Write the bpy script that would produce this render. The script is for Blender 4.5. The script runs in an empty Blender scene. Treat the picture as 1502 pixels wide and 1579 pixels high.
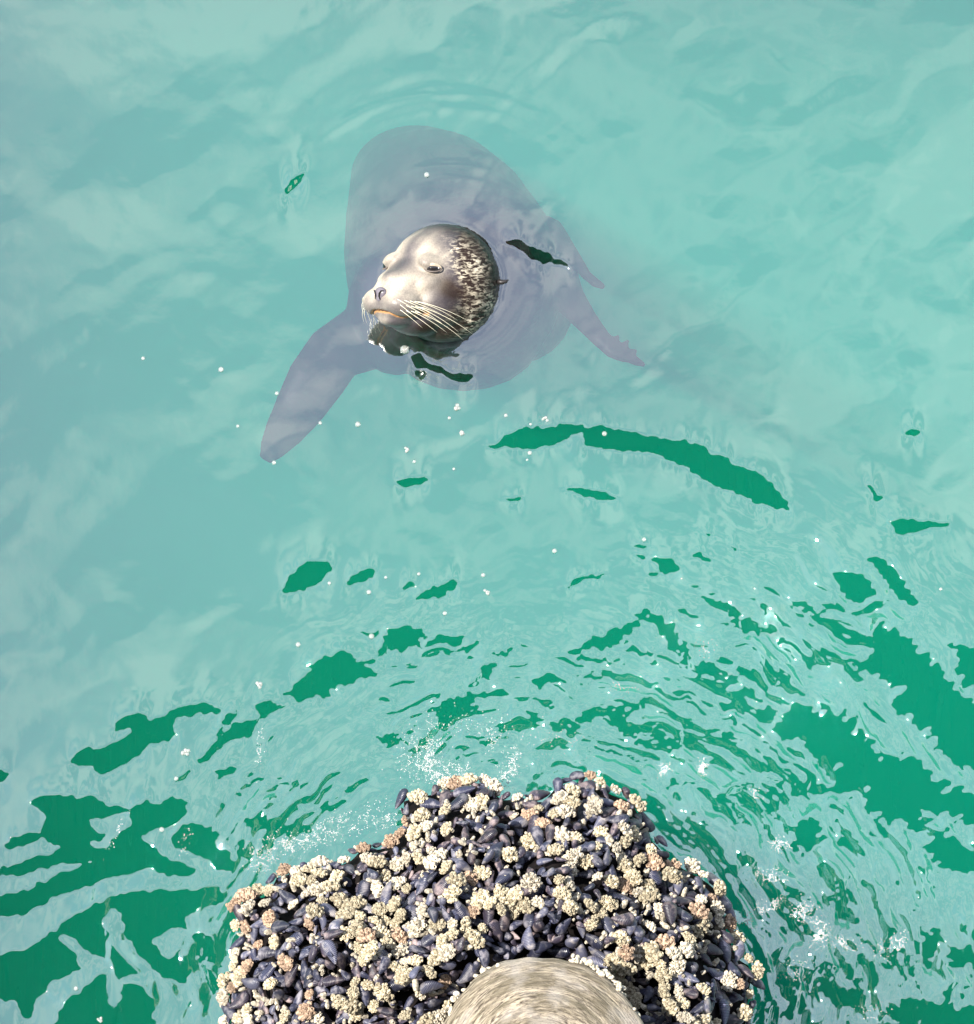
import bpy, bmesh, math, random
import numpy as np
from mathutils import Vector, Matrix, Euler
from mathutils.bvhtree import BVHTree

R = math.radians
sc = bpy.context.scene
C = sc.collection
random.seed(7)
rng = np.random.default_rng(7)

# ------------------------------------------------------------------ camera
W, H = 1502.0, 1579.0
CAMZ, PITCH, FOV = 6.0, R(16.0), R(15.0)
cam_d = bpy.data.cameras.new('camera')
cam = bpy.data.objects.new('camera', cam_d)
C.objects.link(cam)
cam.location = (0, 0, CAMZ)
cam.rotation_euler = (PITCH, 0, 0)
cam_d.sensor_fit = 'VERTICAL'
cam_d.angle = FOV
cam_d.clip_start, cam_d.clip_end = 0.05, 500
sc.camera = cam
KT = 2 * math.tan(FOV / 2) / H
CP, SP = math.cos(PITCH), math.sin(PITCH)

# ------------------------------------------------------------------ world, sun, exposure
SUN_DIR = Vector((math.sin(R(-98)) * math.cos(R(63)), math.cos(R(-98)) * math.cos(R(63)), math.sin(R(63))))
SUN_EL = math.asin(SUN_DIR.z)
SUN_ROT = math.atan2(SUN_DIR.x, SUN_DIR.y)
world = bpy.data.worlds.new('World')
sc.world = world
world.use_nodes = True
nt = world.node_tree
nt.nodes.clear()
wo = nt.nodes.new('ShaderNodeOutputWorld')
bg = nt.nodes.new('ShaderNodeBackground')
sky = nt.nodes.new('ShaderNodeTexSky')
sky.sky_type = 'NISHITA'
sky.sun_disc = False
sky.sun_elevation = SUN_EL
sky.sun_rotation = SUN_ROT
sky.dust_density = 0.3
sky.air_density = 1.0
sky.ozone_density = 1.0
tc = nt.nodes.new('ShaderNodeTexCoord')
no = nt.nodes.new('ShaderNodeTexNoise')
no.inputs['Scale'].default_value = 6.5
no.inputs['Detail'].default_value = 1.0
no.inputs['Roughness'].default_value = 0.55
no.inputs['Distortion'].default_value = 0.2
rp = nt.nodes.new('ShaderNodeValToRGB')
rp.color_ramp.elements[0].position = 0.42
rp.color_ramp.elements[0].color = (0.44, 0.44, 0.44, 1)
rp.color_ramp.elements[1].position = 0.64
rp.color_ramp.elements[1].color = (1.0, 1.0, 1.0, 1)
mx = nt.nodes.new('ShaderNodeMix')
mx.data_type = 'RGBA'
mx.inputs['B'].default_value = (4.1, 4.5, 5.3, 1)      # thin bright cloud
nt.links.new(tc.outputs['Generated'], no.inputs['Vector'])
nt.links.new(no.outputs['Fac'], rp.inputs['Fac'])
nt.links.new(rp.outputs['Color'], mx.inputs['Factor'])
nt.links.new(sky.outputs['Color'], mx.inputs['A'])
nt.links.new(mx.outputs['Result'], bg.inputs['Color'])
bg.inputs['Strength'].default_value = 0.10
nt.links.new(bg.outputs['Background'], wo.inputs['Surface'])

sun_d = bpy.data.lights.new('sun', 'SUN')
sun_d.energy = 4.8
sun_d.angle = R(0.53)
sun_d.color = (1.0, 0.95, 0.86)
sun = bpy.data.objects.new('sun', sun_d)
C.objects.link(sun)
sun.rotation_euler = SUN_DIR.to_track_quat('Z', 'Y').to_euler()

sc.view_settings.view_transform = 'Standard'
sc.view_settings.look = 'None'
sc.view_settings.exposure = 1.42
sc.view_settings.gamma = 1.0
sc.view_settings.use_curve_mapping = False
sc.render.engine = 'CYCLES'
cy = sc.cycles
cy.max_bounces = 14
cy.diffuse_bounces = 2
cy.glossy_bounces = 3
cy.transmission_bounces = 4
cy.volume_bounces = 4
cy.transparent_max_bounces = 12
cy.sample_clamp_indirect = 6
cy.use_denoising = True

# ------------------------------------------------------------------ helpers
def at(px, py, z=0.0):
    """the world point on the height z that the photograph's pixel looks at"""
    dx, dy, dz = (px - W / 2) * KT, -(py - H / 2) * KT, -1.0
    wy, wz = dy * CP - dz * SP, dy * SP + dz * CP
    t = (z - CAMZ) / wz
    return Vector((dx * t, wy * t, z))

def to_px(x, y, z=0.0):
    vx, vy, vz = x, y, z - CAMZ
    cy_, cz_ = vy * CP + vz * SP, -vy * SP + vz * CP
    return W / 2 + vx / -cz_ / KT, H / 2 - cy_ / -cz_ / KT

def link(name, me, mat=None, parent=None, smooth=True):
    o = bpy.data.objects.new(name, me)
    C.objects.link(o)
    if mat is not None:
        me.materials.append(mat)
    if parent is not None:
        o.parent = parent
    if smooth and len(me.polygons):
        me.polygons.foreach_set('use_smooth', np.ones(len(me.polygons), dtype=bool))
    return o

def mesh_from(verts, faces, name='shape'):
    me = bpy.data.meshes.new(name)
    me.from_pydata([tuple(v) for v in verts], [], faces)
    me.update()
    return me

def tag(o, label=None, cat=None, group=None, kind=None):
    if label: o['label'] = label
    if cat: o['category'] = cat
    if group: o['group'] = group
    if kind: o['kind'] = kind
    return o

def empty(name, loc, rot=(0, 0, 0)):
    o = bpy.data.objects.new(name, None)
    C.objects.link(o)
    o.location = loc
    o.rotation_euler = rot
    return o

class MB:
    """collects pieces into one mesh"""
    def __init__(s):
        s.v, s.f = [], []
    def add(s, vs, fs):
        n = len(s.v)
        s.v += [Vector(v) for v in vs]
        s.f += [tuple(i + n for i in f) for f in fs]
    def tube(s, pts, axis_up, n=24, cap=True):
        """pts: (centre, half width, half height); sections squared off a little"""
        P = [Vector(p[0]) for p in pts]
        rows = []
        for i, p in enumerate(pts):
            t = (P[min(i + 1, len(P) - 1)] - P[max(i - 1, 0)]).normalized()
            up = Vector(axis_up)
            side = up.cross(t)
            if side.length < 1e-5: side = Vector((1, 0, 0))
            side.normalize()
            up2 = t.cross(side).normalized()
            rows.append([P[i] + side * (math.cos(a) * p[1]) + up2 * (math.sin(a) * p[2])
                         for a in [2 * math.pi * k / n for k in range(n)]])
        vs = [v for r in rows for v in r]
        fs = []
        for i in range(len(rows) - 1):
            for k in range(n):
                a, b = i * n + k, i * n + (k + 1) % n
                fs.append((a, b, b + n, a + n))
        if cap:
            fs.append(tuple(range(n))[::-1])
            fs.append(tuple((len(rows) - 1) * n + k for k in range(n)))
        s.add(vs, fs)
    def ellipsoid(s, c, r, M=None, nu=20, nv=12):
        vs, fs = [], []
        for j in range(1, nv):
            ph = math.pi * j / nv
            for i in range(nu):
                th = 2 * math.pi * i / nu
                v = Vector((r[0] * math.sin(ph) * math.cos(th), r[1] * math.sin(ph) * math.sin(th), r[2] * math.cos(ph)))
                if M is not None: v = M @ v
                vs.append(Vector(c) + v)
        top, bot = Vector((0, 0, r[2])), Vector((0, 0, -r[2]))
        if M is not None: top, bot = M @ top, M @ bot
        vs += [Vector(c) + top, Vector(c) + bot]
        nt_, nb_ = len(vs) - 2, len(vs) - 1
        for j in range(nv - 2):
            for i in range(nu):
                a, b = j * nu + i, j * nu + (i + 1) % nu
                fs.append((a, a + nu, b + nu, b))
        for i in range(nu):
            fs.append((nt_, i, (i + 1) % nu))
            l = (nv - 2) * nu
            fs.append((nb_, l + (i + 1) % nu, l + i))
        s.add(vs, fs)
    def mesh(s, name='shape'):
        return mesh_from(s.v, s.f, name)

def vnoise(x, y, seed=0):
    """smooth value noise, about -1..1"""
    r = np.random.default_rng(seed)
    T = r.uniform(-1, 1, (256, 256))
    xi, yi = np.floor(x).astype(int), np.floor(y).astype(int)
    fx, fy = x - xi, y - yi
    fx, fy = fx * fx * fx * (fx * (fx * 6 - 15) + 10), fy * fy * fy * (fy * (fy * 6 - 15) + 10)
    x0, x1, y0, y1 = xi % 256, (xi + 1) % 256, yi % 256, (yi + 1) % 256
    return (T[x0, y0] * (1 - fx) + T[x1, y0] * fx) * (1 - fy) + (T[x0, y1] * (1 - fx) + T[x1, y1] * fx) * fy

def fbm(x, y, seed=0, oct=4, gain=0.5):
    s, a, n = 0, 1.0, 0
    for k in range(oct):
        s = s + a * vnoise(x * 2 ** k + 17.3 * k, y * 2 ** k - 9.1 * k, seed + k)
        n += a
        a *= gain
    return s / n

def inside(px, py, poly):
    res = np.zeros(px.shape, dtype=bool)
    n = len(poly)
    for i in range(n):
        x0, y0 = poly[i]
        x1, y1 = poly[(i + 1) % n]
        if y0 == y1: continue
        c = ((y0 > py) != (y1 > py)) & (px < (x1 - x0) * (py - y0) / (y1 - y0) + x0)
        res ^= c
    return res

# ------------------------------------------------------------------ node helpers
def newmat(name):
    m = bpy.data.materials.new(name)
    m.use_nodes = True
    t = m.node_tree
    t.nodes.clear()
    out = t.nodes.new('ShaderNodeOutputMaterial')
    return m, t, out

def N(t, kind, **kw):
    n = t.nodes.new(kind)
    for k, v in kw.items():
        if k in n.inputs: n.inputs[k].default_value = v
        else: setattr(n, k, v)
    return n

def ramp(t, fac, stops):
    r = t.nodes.new('ShaderNodeValToRGB')
    e = r.color_ramp.elements
    while len(e) < len(stops): e.new(0.5)
    for el, (p, c) in zip(e, stops):
        el.position = p
        el.color = (c, c, c, 1) if isinstance(c, (int, float)) else (*c, 1)
    t.links.new(fac, r.inputs['Fac'])
    return r.outputs['Color']

def mixc(t, fac, a, b, mode='MIX'):
    m = t.nodes.new('ShaderNodeMix')
    m.data_type = 'RGBA'
    m.blend_type = mode
    for s, v in (('Factor', fac), ('A', a), ('B', b)):
        if hasattr(v, 'is_linked'): t.links.new(v, m.inputs[s])
        elif isinstance(v, (int, float)): m.inputs[s].default_value = v
        else: m.inputs[s].default_value = (*v, 1)
    return m.outputs['Result']

# ------------------------------------------------------------------ the water
PIER_EDGE, PIER_Z = 0.12, 4.5

PATCH = []
def P(pts, org=(0, 0), s=1.0):
    q = []
    for x, y in pts:
        X, Y = org[0] + x / s, org[1] + y / s
        if X < 3: X = -70
        if X > 1499: X = 1590
        if Y > 1576: Y = 1680
        q.append((X, Y))
    PATCH.append(q)
LB = ((0, 1000), 2.728)
for pts in (
    [(0, 505), (18, 515), (45, 535), (25, 560), (0, 575)],
    [(305, 475), (330, 445), (385, 425), (400, 440), (470, 420), (560, 360), (545, 335), (480, 370), (485, 330), (520, 295), (615, 290), (640, 320), (720, 265), (870, 232), (945, 262), (935, 275), (870, 268), (830, 280), (800, 290), (735, 300), (720, 330), (740, 360), (700, 395), (630, 400), (600, 450), (530, 490), (480, 525), (410, 535), (390, 505), (310, 500)],
    [(830, 475), (900, 400), (990, 330), (1090, 310), (1100, 320), (1030, 360), (960, 410), (880, 475), (850, 488)],
    [(905, 360), (950, 290), (1000, 255), (1000, 290), (960, 320), (920, 370)],
    [(1085, 250), (1165, 232), (1155, 265), (1100, 275)],
    [(710, 585), (740, 560), (800, 515), (790, 540), (760, 575)],
    [(905, 515), (940, 505), (1005, 515), (960, 535), (920, 538)],
    [(130, 660), (170, 635), (250, 630), (400, 640), (530, 685), (545, 695), (480, 710), (385, 730), (385, 750), (455, 795), (400, 810), (400, 835), (460, 845), (455, 890), (360, 900), (300, 870), (230, 862), (255, 840), (180, 795), (195, 740), (190, 700), (170, 680)],
    [(15, 830), (50, 800), (130, 780), (180, 790), (160, 815), (80, 840), (30, 845)],
    [(0, 970), (40, 920), (130, 885), (230, 862), (300, 870), (360, 900), (250, 905), (100, 950)],
    [(0, 1085), (100, 1020), (220, 960), (350, 905), (455, 890), (480, 810), (545, 760), (560, 690), (620, 650), (690, 670), (700, 640), (800, 650), (790, 700), (745, 740), (690, 765), (640, 770), (610, 800), (620, 830), (700, 875), (800, 920), (840, 940), (800, 965), (700, 955), (620, 930), (540, 955), (450, 970), (330, 1010), (200, 1060), (100, 1110), (0, 1172)],
    [(725, 800), (760, 745), (820, 735), (900, 790), (960, 860), (975, 920), (900, 905), (820, 870), (740, 840)],
    [(0, 1340), (100, 1260), (230, 1190), (330, 1110), (450, 1045), (560, 1030), (700, 1010), (800, 1020), (900, 1000), (960, 1040), (900, 1070), (820, 1100), (780, 1140), (790, 1180), (720, 1165), (690, 1200), (640, 1230), (680, 1290), (740, 1340), (800, 1380), (700, 1385), (640, 1350), (560, 1270), (520, 1190), (510, 1110), (460, 1090), (440, 1150), (470, 1230), (540, 1310), (590, 1360), (520, 1385), (600, 1420), (660, 1480), (650, 1540), (670, 1579), (170, 1579), (240, 1520), (330, 1440), (420, 1370), (455, 1330), (420, 1300), (350, 1270), (310, 1220), (270, 1205), (255, 1225), (300, 1270), (340, 1340), (230, 1390), (150, 1480), (130, 1545), (80, 1540), (60, 1480), (0, 1440)],
    [(800, 1200), (860, 1195), (930, 1240), (930, 1330), (880, 1310), (830, 1270)],
    [(990, 640), (1040, 560), (1100, 530), (1130, 545), (1060, 580), (1010, 650)],
    [(1020, 700), (1120, 720), (1290, 750), (1330, 775), (1200, 780), (1080, 770)],
    ): P(pts, *LB)
RB = ((1000, 800), 2.028)
for pts in (
    [(755, 10), (800, 3), (850, 15), (935, 15), (935, 25), (850, 38), (800, 50), (770, 45)],
    [(565, 180), (630, 168), (680, 200), (718, 240), (660, 265), (620, 245), (590, 210)],
    [(645, 295), (680, 268), (735, 265), (735, 285), (680, 295)],
    [(675, 125), (720, 125), (770, 170), (810, 220), (840, 265), (820, 280), (770, 250), (730, 190)],
    [(690, 320), (740, 330), (790, 370), (850, 430), (900, 470), (940, 520), (985, 560), (1018, 640), (1018, 800), (970, 760), (900, 715), (870, 670), (790, 600), (770, 570), (800, 530), (740, 490), (655, 465), (690, 430), (720, 390), (680, 390), (710, 370)],
    [(930, 380), (970, 400), (1018, 470), (1018, 570), (990, 530), (960, 480), (965, 440)],
    [(400, 640), (440, 600), (490, 600), (600, 620), (680, 680), (740, 740), (820, 750), (880, 790), (960, 850), (1018, 900), (1018, 985), (950, 940), (850, 900), (900, 950), (960, 1010), (1018, 1060), (1018, 1090), (940, 1110), (890, 1060), (860, 1030), (880, 990), (820, 930), (740, 940), (700, 890), (680, 860), (620, 840), (560, 840), (580, 790), (500, 740), (500, 700), (430, 690)],
    [(850, 1100), (870, 1060), (890, 1120), (870, 1220), (900, 1310), (880, 1380), (840, 1440), (850, 1350), (860, 1280), (830, 1180)],
    [(970, 1350), (1018, 1330), (1018, 1400), (980, 1400), (930, 1390)],
    [(500, 1440), (600, 1455), (680, 1490), (660, 1525), (560, 1500)],
    [(750, 1530), (850, 1490), (960, 1530), (1018, 1560), (1018, 1600), (740, 1600)],
    [(450, 960), (490, 930), (530, 960), (530, 1040), (500, 1060), (450, 1020)],
    [(575, 1010), (620, 990), (650, 990), (620, 1020)],
    [(95, 965), (150, 960), (215, 1020), (180, 1025), (110, 985)],
    [(250, 1080), (320, 1080), (290, 1110), (250, 1100)],
    [(400, 1150), (470, 1150), (500, 1180), (430, 1175)],
    [(5, 125), (60, 130), (100, 155), (60, 165), (0, 185), (0, 175), (40, 160)],
    [(130, 115), (165, 110), (200, 135), (180, 142)],
    [(160, 32), (205, 42), (190, 50)], [(250, 80), (285, 95), (270, 100)],
    [(155, 238), (200, 240), (270, 285), (270, 300), (220, 275)],
    [(240, 320), (300, 310), (370, 355), (340, 365), (280, 345)],
    [(345, 275), (375, 285), (370, 303), (350, 295)], [(380, 308), (430, 330), (420, 338)],
    [(435, 262), (480, 268), (525, 300), (490, 300)],
    [(0, 290), (60, 340), (130, 420), (140, 460), (90, 420), (40, 360)],
    [(140, 455), (200, 450), (250, 510), (320, 570), (300, 580), (220, 520)],
    [(320, 570), (400, 600), (380, 640), (350, 610)],
    ): P(pts, *RB)
MB_ = ((550, 780), 2.503)
for pts in (
    [(790, 585), (850, 560), (900, 520), (960, 490), (1110, 440), (1050, 490), (980, 530), (920, 545), (840, 575)],
    [(840, 580), (1040, 600), (1040, 612), (860, 597)],
    [(680, 695), (720, 655), (780, 660), (760, 685), (700, 700)],
    [(780, 665), (900, 640), (985, 640), (980, 655), (880, 662)],
    [(1060, 425), (1110, 410), (1180, 430), (1240, 490), (1300, 590), (1260, 570), (1200, 500), (1150, 440)],
    [(1290, 620), (1370, 630), (1430, 680), (1502, 740), (1460, 750), (1390, 680), (1330, 640)],
    [(730, 880), (850, 820), (930, 780), (1020, 800), (1140, 740), (1140, 755), (1040, 815), (1060, 860), (1120, 900), (1200, 880), (1320, 890), (1330, 920), (1220, 930), (1120, 915), (1040, 890), (980, 810), (900, 820), (800, 890)],
    [(1320, 345), (1380, 350), (1460, 395), (1502, 460), (1502, 490), (1440, 420), (1390, 390)],
    [(450, 915), (490, 880), (545, 880), (520, 905)],
    [(1060, 155), (1125, 150), (1110, 168)], [(1065, 190), (1125, 195), (1100, 205)],
    [(1135, 210), (1190, 220), (1250, 245), (1200, 255)],
    [(630, 800), (700, 790), (720, 815), (650, 820)],
    [(640, 1080), (720, 1060), (760, 1090), (680, 1105)],
    ): P(pts, *MB_)
for pts in (
    [(438, 1072), (462, 1050), (490, 1020), (520, 1008), (545, 1010), (560, 1025), (585, 1040), (560, 1050), (530, 1060), (500, 1068), (470, 1075)],
    [(745, 692), (765, 683), (790, 668), (830, 660), (880, 657), (903, 658), (895, 668), (860, 682), (820, 692), (785, 690)],
    [(898, 665), (920, 660), (1000, 675), (1060, 683), (1110, 705), (1160, 728), (1200, 755), (1220, 785), (1190, 780), (1140, 760), (1090, 740), (1050, 715), (1000, 695), (960, 695), (900, 685)],
    [(1395, 664), (1408, 659), (1420, 662), (1415, 670), (1400, 670)],
    [(1333, 748), (1362, 770), (1350, 778)],
    [(865, 755), (905, 755), (955, 768), (930, 774)],
    [(610, 744), (640, 736), (663, 742), (625, 755)], [(770, 772), (805, 768), (800, 774)],
    [(437, 915), (445, 890), (470, 870), (508, 866), (513, 880), (480, 905)],
    [(535, 903), (550, 885), (580, 877), (575, 895), (555, 900)],
    [(617, 915), (635, 896), (640, 905)],
    [(638, 925), (665, 908), (705, 897), (700, 910), (670, 922)],
    [(583, 1003), (600, 975), (650, 968), (655, 985), (620, 1000)],
    [(705, 1000), (745, 990), (725, 1012)],
    [(715, 1060), (745, 1030), (790, 1000), (760, 1030), (730, 1058)],
    [(660, 1100), (690, 1080), (725, 1070), (735, 1090), (700, 1115), (690, 1122)],
    [(730, 1140), (765, 1133), (750, 1148)],
    [(867, 910), (890, 890), (950, 883), (900, 896)],
    [(437, 294), (448, 280), (470, 265), (464, 280), (442, 298)],
    [(775, 372), (800, 374), (820, 383), (850, 393), (882, 412), (862, 408), (848, 402), (838, 408), (815, 395)],
    [(632, 548), (645, 545), (660, 558), (690, 573), (730, 580), (720, 588), (690, 582), (655, 566), (640, 564)],
    ): P(pts)

SX0, SX1, SY0, SY1, STEP = -1.06, 1.06, 0.62, 2.90, 0.0022
nx, ny = int(round((SX1 - SX0) / STEP)) + 1, int(round((SY1 - SY0) / STEP)) + 1
gx, gy = np.meshgrid(np.linspace(SX0, SX1, nx), np.linspace(SY0, SY1, ny), indexing='ij')
PX, PY = to_px(gx, gy, 0.0)

def blur(a, sx, sy):
    kx = np.fft.fftfreq(a.shape[0])[:, None]
    ky = np.fft.rfftfreq(a.shape[1])[None, :]
    return np.fft.irfft2(np.fft.rfft2(a) * np.exp(-2 * math.pi ** 2 * ((kx * sx) ** 2 + (ky * sy) ** 2)), s=a.shape)

CX, CY = 815.0, 1560.0                      # the ripples run out from the piling
rr = np.hypot(PX - CX, (PY - CY))
ph = np.arctan2(PX - CX, -(PY - CY))
w1, w2 = fbm(PX / 90, PY / 90, 11), fbm(PX / 90, PY / 90, 21)
u_r = rr / 9.5 + 2.8 * w1
u_a = ph * 700 / 60.0 + 2.2 * w2
ring = 0.62 * vnoise(u_r * 0.8, u_a * 0.5, 31) + 0.60 * vnoise(u_r * 1.7, u_a * 1.3, 32) + 0.45 * vnoise(u_r * 3.5, u_a * 2.6, 33)
def ridged(n, w): return np.exp(-(n / w) ** 2)
lines = ridged(vnoise(u_r * 0.55, u_a * 0.5, 34) + 0.35 * vnoise(u_r * 1.5, u_a * 1.2, 35), 0.085) + 0.8 * ridged(vnoise(u_r * 0.9 + 5, u_a * 0.8, 36) + 0.3 * w1, 0.075)
lines = lines * np.clip(0.75 + 0.9 * vnoise(PX / 38, PY / 38, 37), 0, 1.3)
# ragged edges for the traced slopes
amp_e = np.clip((PY - 760) / 450, 0.22, 1.0) * np.where(PX < 330, 0.45, 1.0)
comb = vnoise(u_r * 0.35, ph * 700 / 6.0 + 1.5 * w2, 45) + 0.7 * vnoise(u_r * 0.6, ph * 700 / 3.6 + 2 * w1, 46)   # short teeth running out from the piling
reach = amp_e * np.clip((PX - 250) / 400, 0.25, 1.0) * 13 * comb
ex = PX + reach * np.sin(ph) + amp_e * (9 * fbm(PX / 14, PY / 14, 41) + 6 * vnoise(u_r * 1.3, u_a, 42))
ey = PY - reach * np.cos(ph) + amp_e * (7 * fbm(PX / 14, PY / 14, 43) + 8 * vnoise(u_r * 1.3, u_a * 0.8, 44))
mask = np.zeros(PX.shape, dtype=bool)
for q in PATCH:
    xs, ys = [p[0] for p in q], [p[1] for p in q]
    sel = (ex > min(xs)) & (ex < max(xs)) & (ey > min(ys)) & (ey < max(ys))
    mask[sel] |= inside(ex[sel], ey[sel], q)
theta = np.arctan2(gy, CAMZ)
back = np.arctan2(gy - PIER_EDGE, PIER_Z)
req = np.tan((theta + back) / 2)            # the slope at which the pier begins to mirror
# zones of busy fine ripples
def zone(cx, cy, sx, sy, rot=0.0):
    c, s = math.cos(rot), math.sin(rot)
    a, b = PX - cx, PY - cy
    return np.exp(-(((a * c + b * s) / sx) ** 2 + ((-a * s + b * c) / sy) ** 2))
busy = np.clip(1.0 * zone(1200, 1380, 270, 270) + 0.70 * zone(980, 1110, 250, 120) + 0.55 * zone(1250, 1010, 190, 150)
               + 0.8 * zone(440, 1230, 85, 60) + 0.7 * zone(330, 1490, 90, 80) + 0.7 * zone(650, 1130, 80, 60)
               + 0.35 * zone(640, 990, 130, 60) + 0.6 * zone(360, 1360, 90, 110) + 0.5 * zone(1420, 1480, 160, 160) + 0.8 * zone(1240, 1560, 90, 70)
               + 0.3 * zone(400, 1110, 120, 40), 0, 1.0)
core = blur(mask.astype(float), 1.1, 1.1)
soft = ((0.085 + 0.03 * np.clip((PX - 800) / 400, 0, 1)) * fbm(PX / 190 + 0.4 * w1, PY / 110 + 0.6 * w2, 61, 2) + 0.042 * vnoise((PX * 0.8 - PY * 0.5) / 95 + w1, (PX * 0.5 + PY * 0.8) / 30 + w2, 63)
        + 0.012 * vnoise(PX / 45 + w2, PY / 17 + 1.5 * w1, 64))
soft = soft + 0.040 * np.sin(rr / 11.0 + 2.5 * w1 + 1.5 * w2) * np.exp(-((rr - 720) / 150) ** 2) * np.exp(-((ph - 0.35) / 0.6) ** 2) * (0.6 + 0.6 * w2)
# rings round the animal's head
rh = np.hypot(PX - 690, (PY - 430) * 1.02)
for (r0, wd, am, a0, aw) in ((292, 9, 0.07, -0.05, 0.5), (270, 8, 0.05, 0.1, 0.5), (330, 14, 0.03, 0, 0.9), (180, 6, 0.06, 0.05, 0.35), (160, 5, 0.05, 0.1, 0.3), (400, 20, 0.02, 0.3, 1.0), (128, 6, 0.05, 2.8, 0.8)):
    hp = np.arctan2(PX - 690, -(PY - 430))
    d = np.angle(np.exp(1j * (hp - a0)))
    soft = soft + 0.9 * am * np.sin((rh - r0) / wd * 1.6) * np.exp(-((rh - r0) / (wd * 2.2)) ** 2) * np.exp(-(d / aw) ** 2)
win = np.clip(np.minimum.reduce([gx - SX0, SX1 - gx, gy - SY0, SY1 - gy]) / 0.16, 0, 1)
win = win * win * (3 - 2 * win)
KX = np.fft.fftfreq(nx, STEP)[:, None] * 2 * math.pi
KY = np.fft.rfftfreq(ny, STEP)[None, :] * 2 * math.pi
den = KY ** 2 + (0.12 + 0.9 * np.exp(-(KX ** 2 + KY ** 2) / 70.0 ** 2)) * KX ** 2 + 6.0 ** 2
den[0, 0] = 1
def solve(g):
    return np.fft.irfft2(-1j * KY * np.fft.rfft2(g) / den, s=g.shape)
gain = np.full(mask.shape, 1.35)
low = np.zeros(mask.shape)
for it in range(16):
    g = core * req * gain + (1 - core) * low + (soft + busy * (ring * 1.45 + lines * 1.05 - 0.16) * (1 - 0.75 * core)) + busy * core * ring * 0.30
    hgt = solve(g * win)
    hy = np.gradient(hgt, STEP, axis=1)
    lack = np.clip(req * 1.2 - hy, 0, 0.3) * mask
    over = np.clip(hy - req * 0.75, 0, 0.2) * (~mask) * (busy < 0.15)
    gain = np.minimum(gain + blur(lack, 1.2, 1.2) / np.maximum(req, 0.1) * 1.6, 6.0)
    low = low - blur(over, 3, 3) * 1.0
hgt = solve(g * win) * win
# the water climbs a little where it meets the animal's neck
nk = at(684, 438, -0.005)
dn_ = np.abs(np.hypot(gx - nk.x, gy - nk.y) - 0.0905)
hgt = hgt + 0.0045 * np.exp(-dn_ / 0.0075) * (1 + 0.4 * fbm(PX / 30, PY / 30, 81, 2))
print('water', hgt.min(), hgt.max(), 'cover', (hy[mask] > req[mask]).mean(), (hy[~mask] > req[~mask]).mean())

def water_z(x, y):
    i = int(np.clip((x - SX0) / STEP, 0, nx - 1)); j = int(np.clip((y - SY0) / STEP, 0, ny - 1))
    return float(hgt[i, j])

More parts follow.
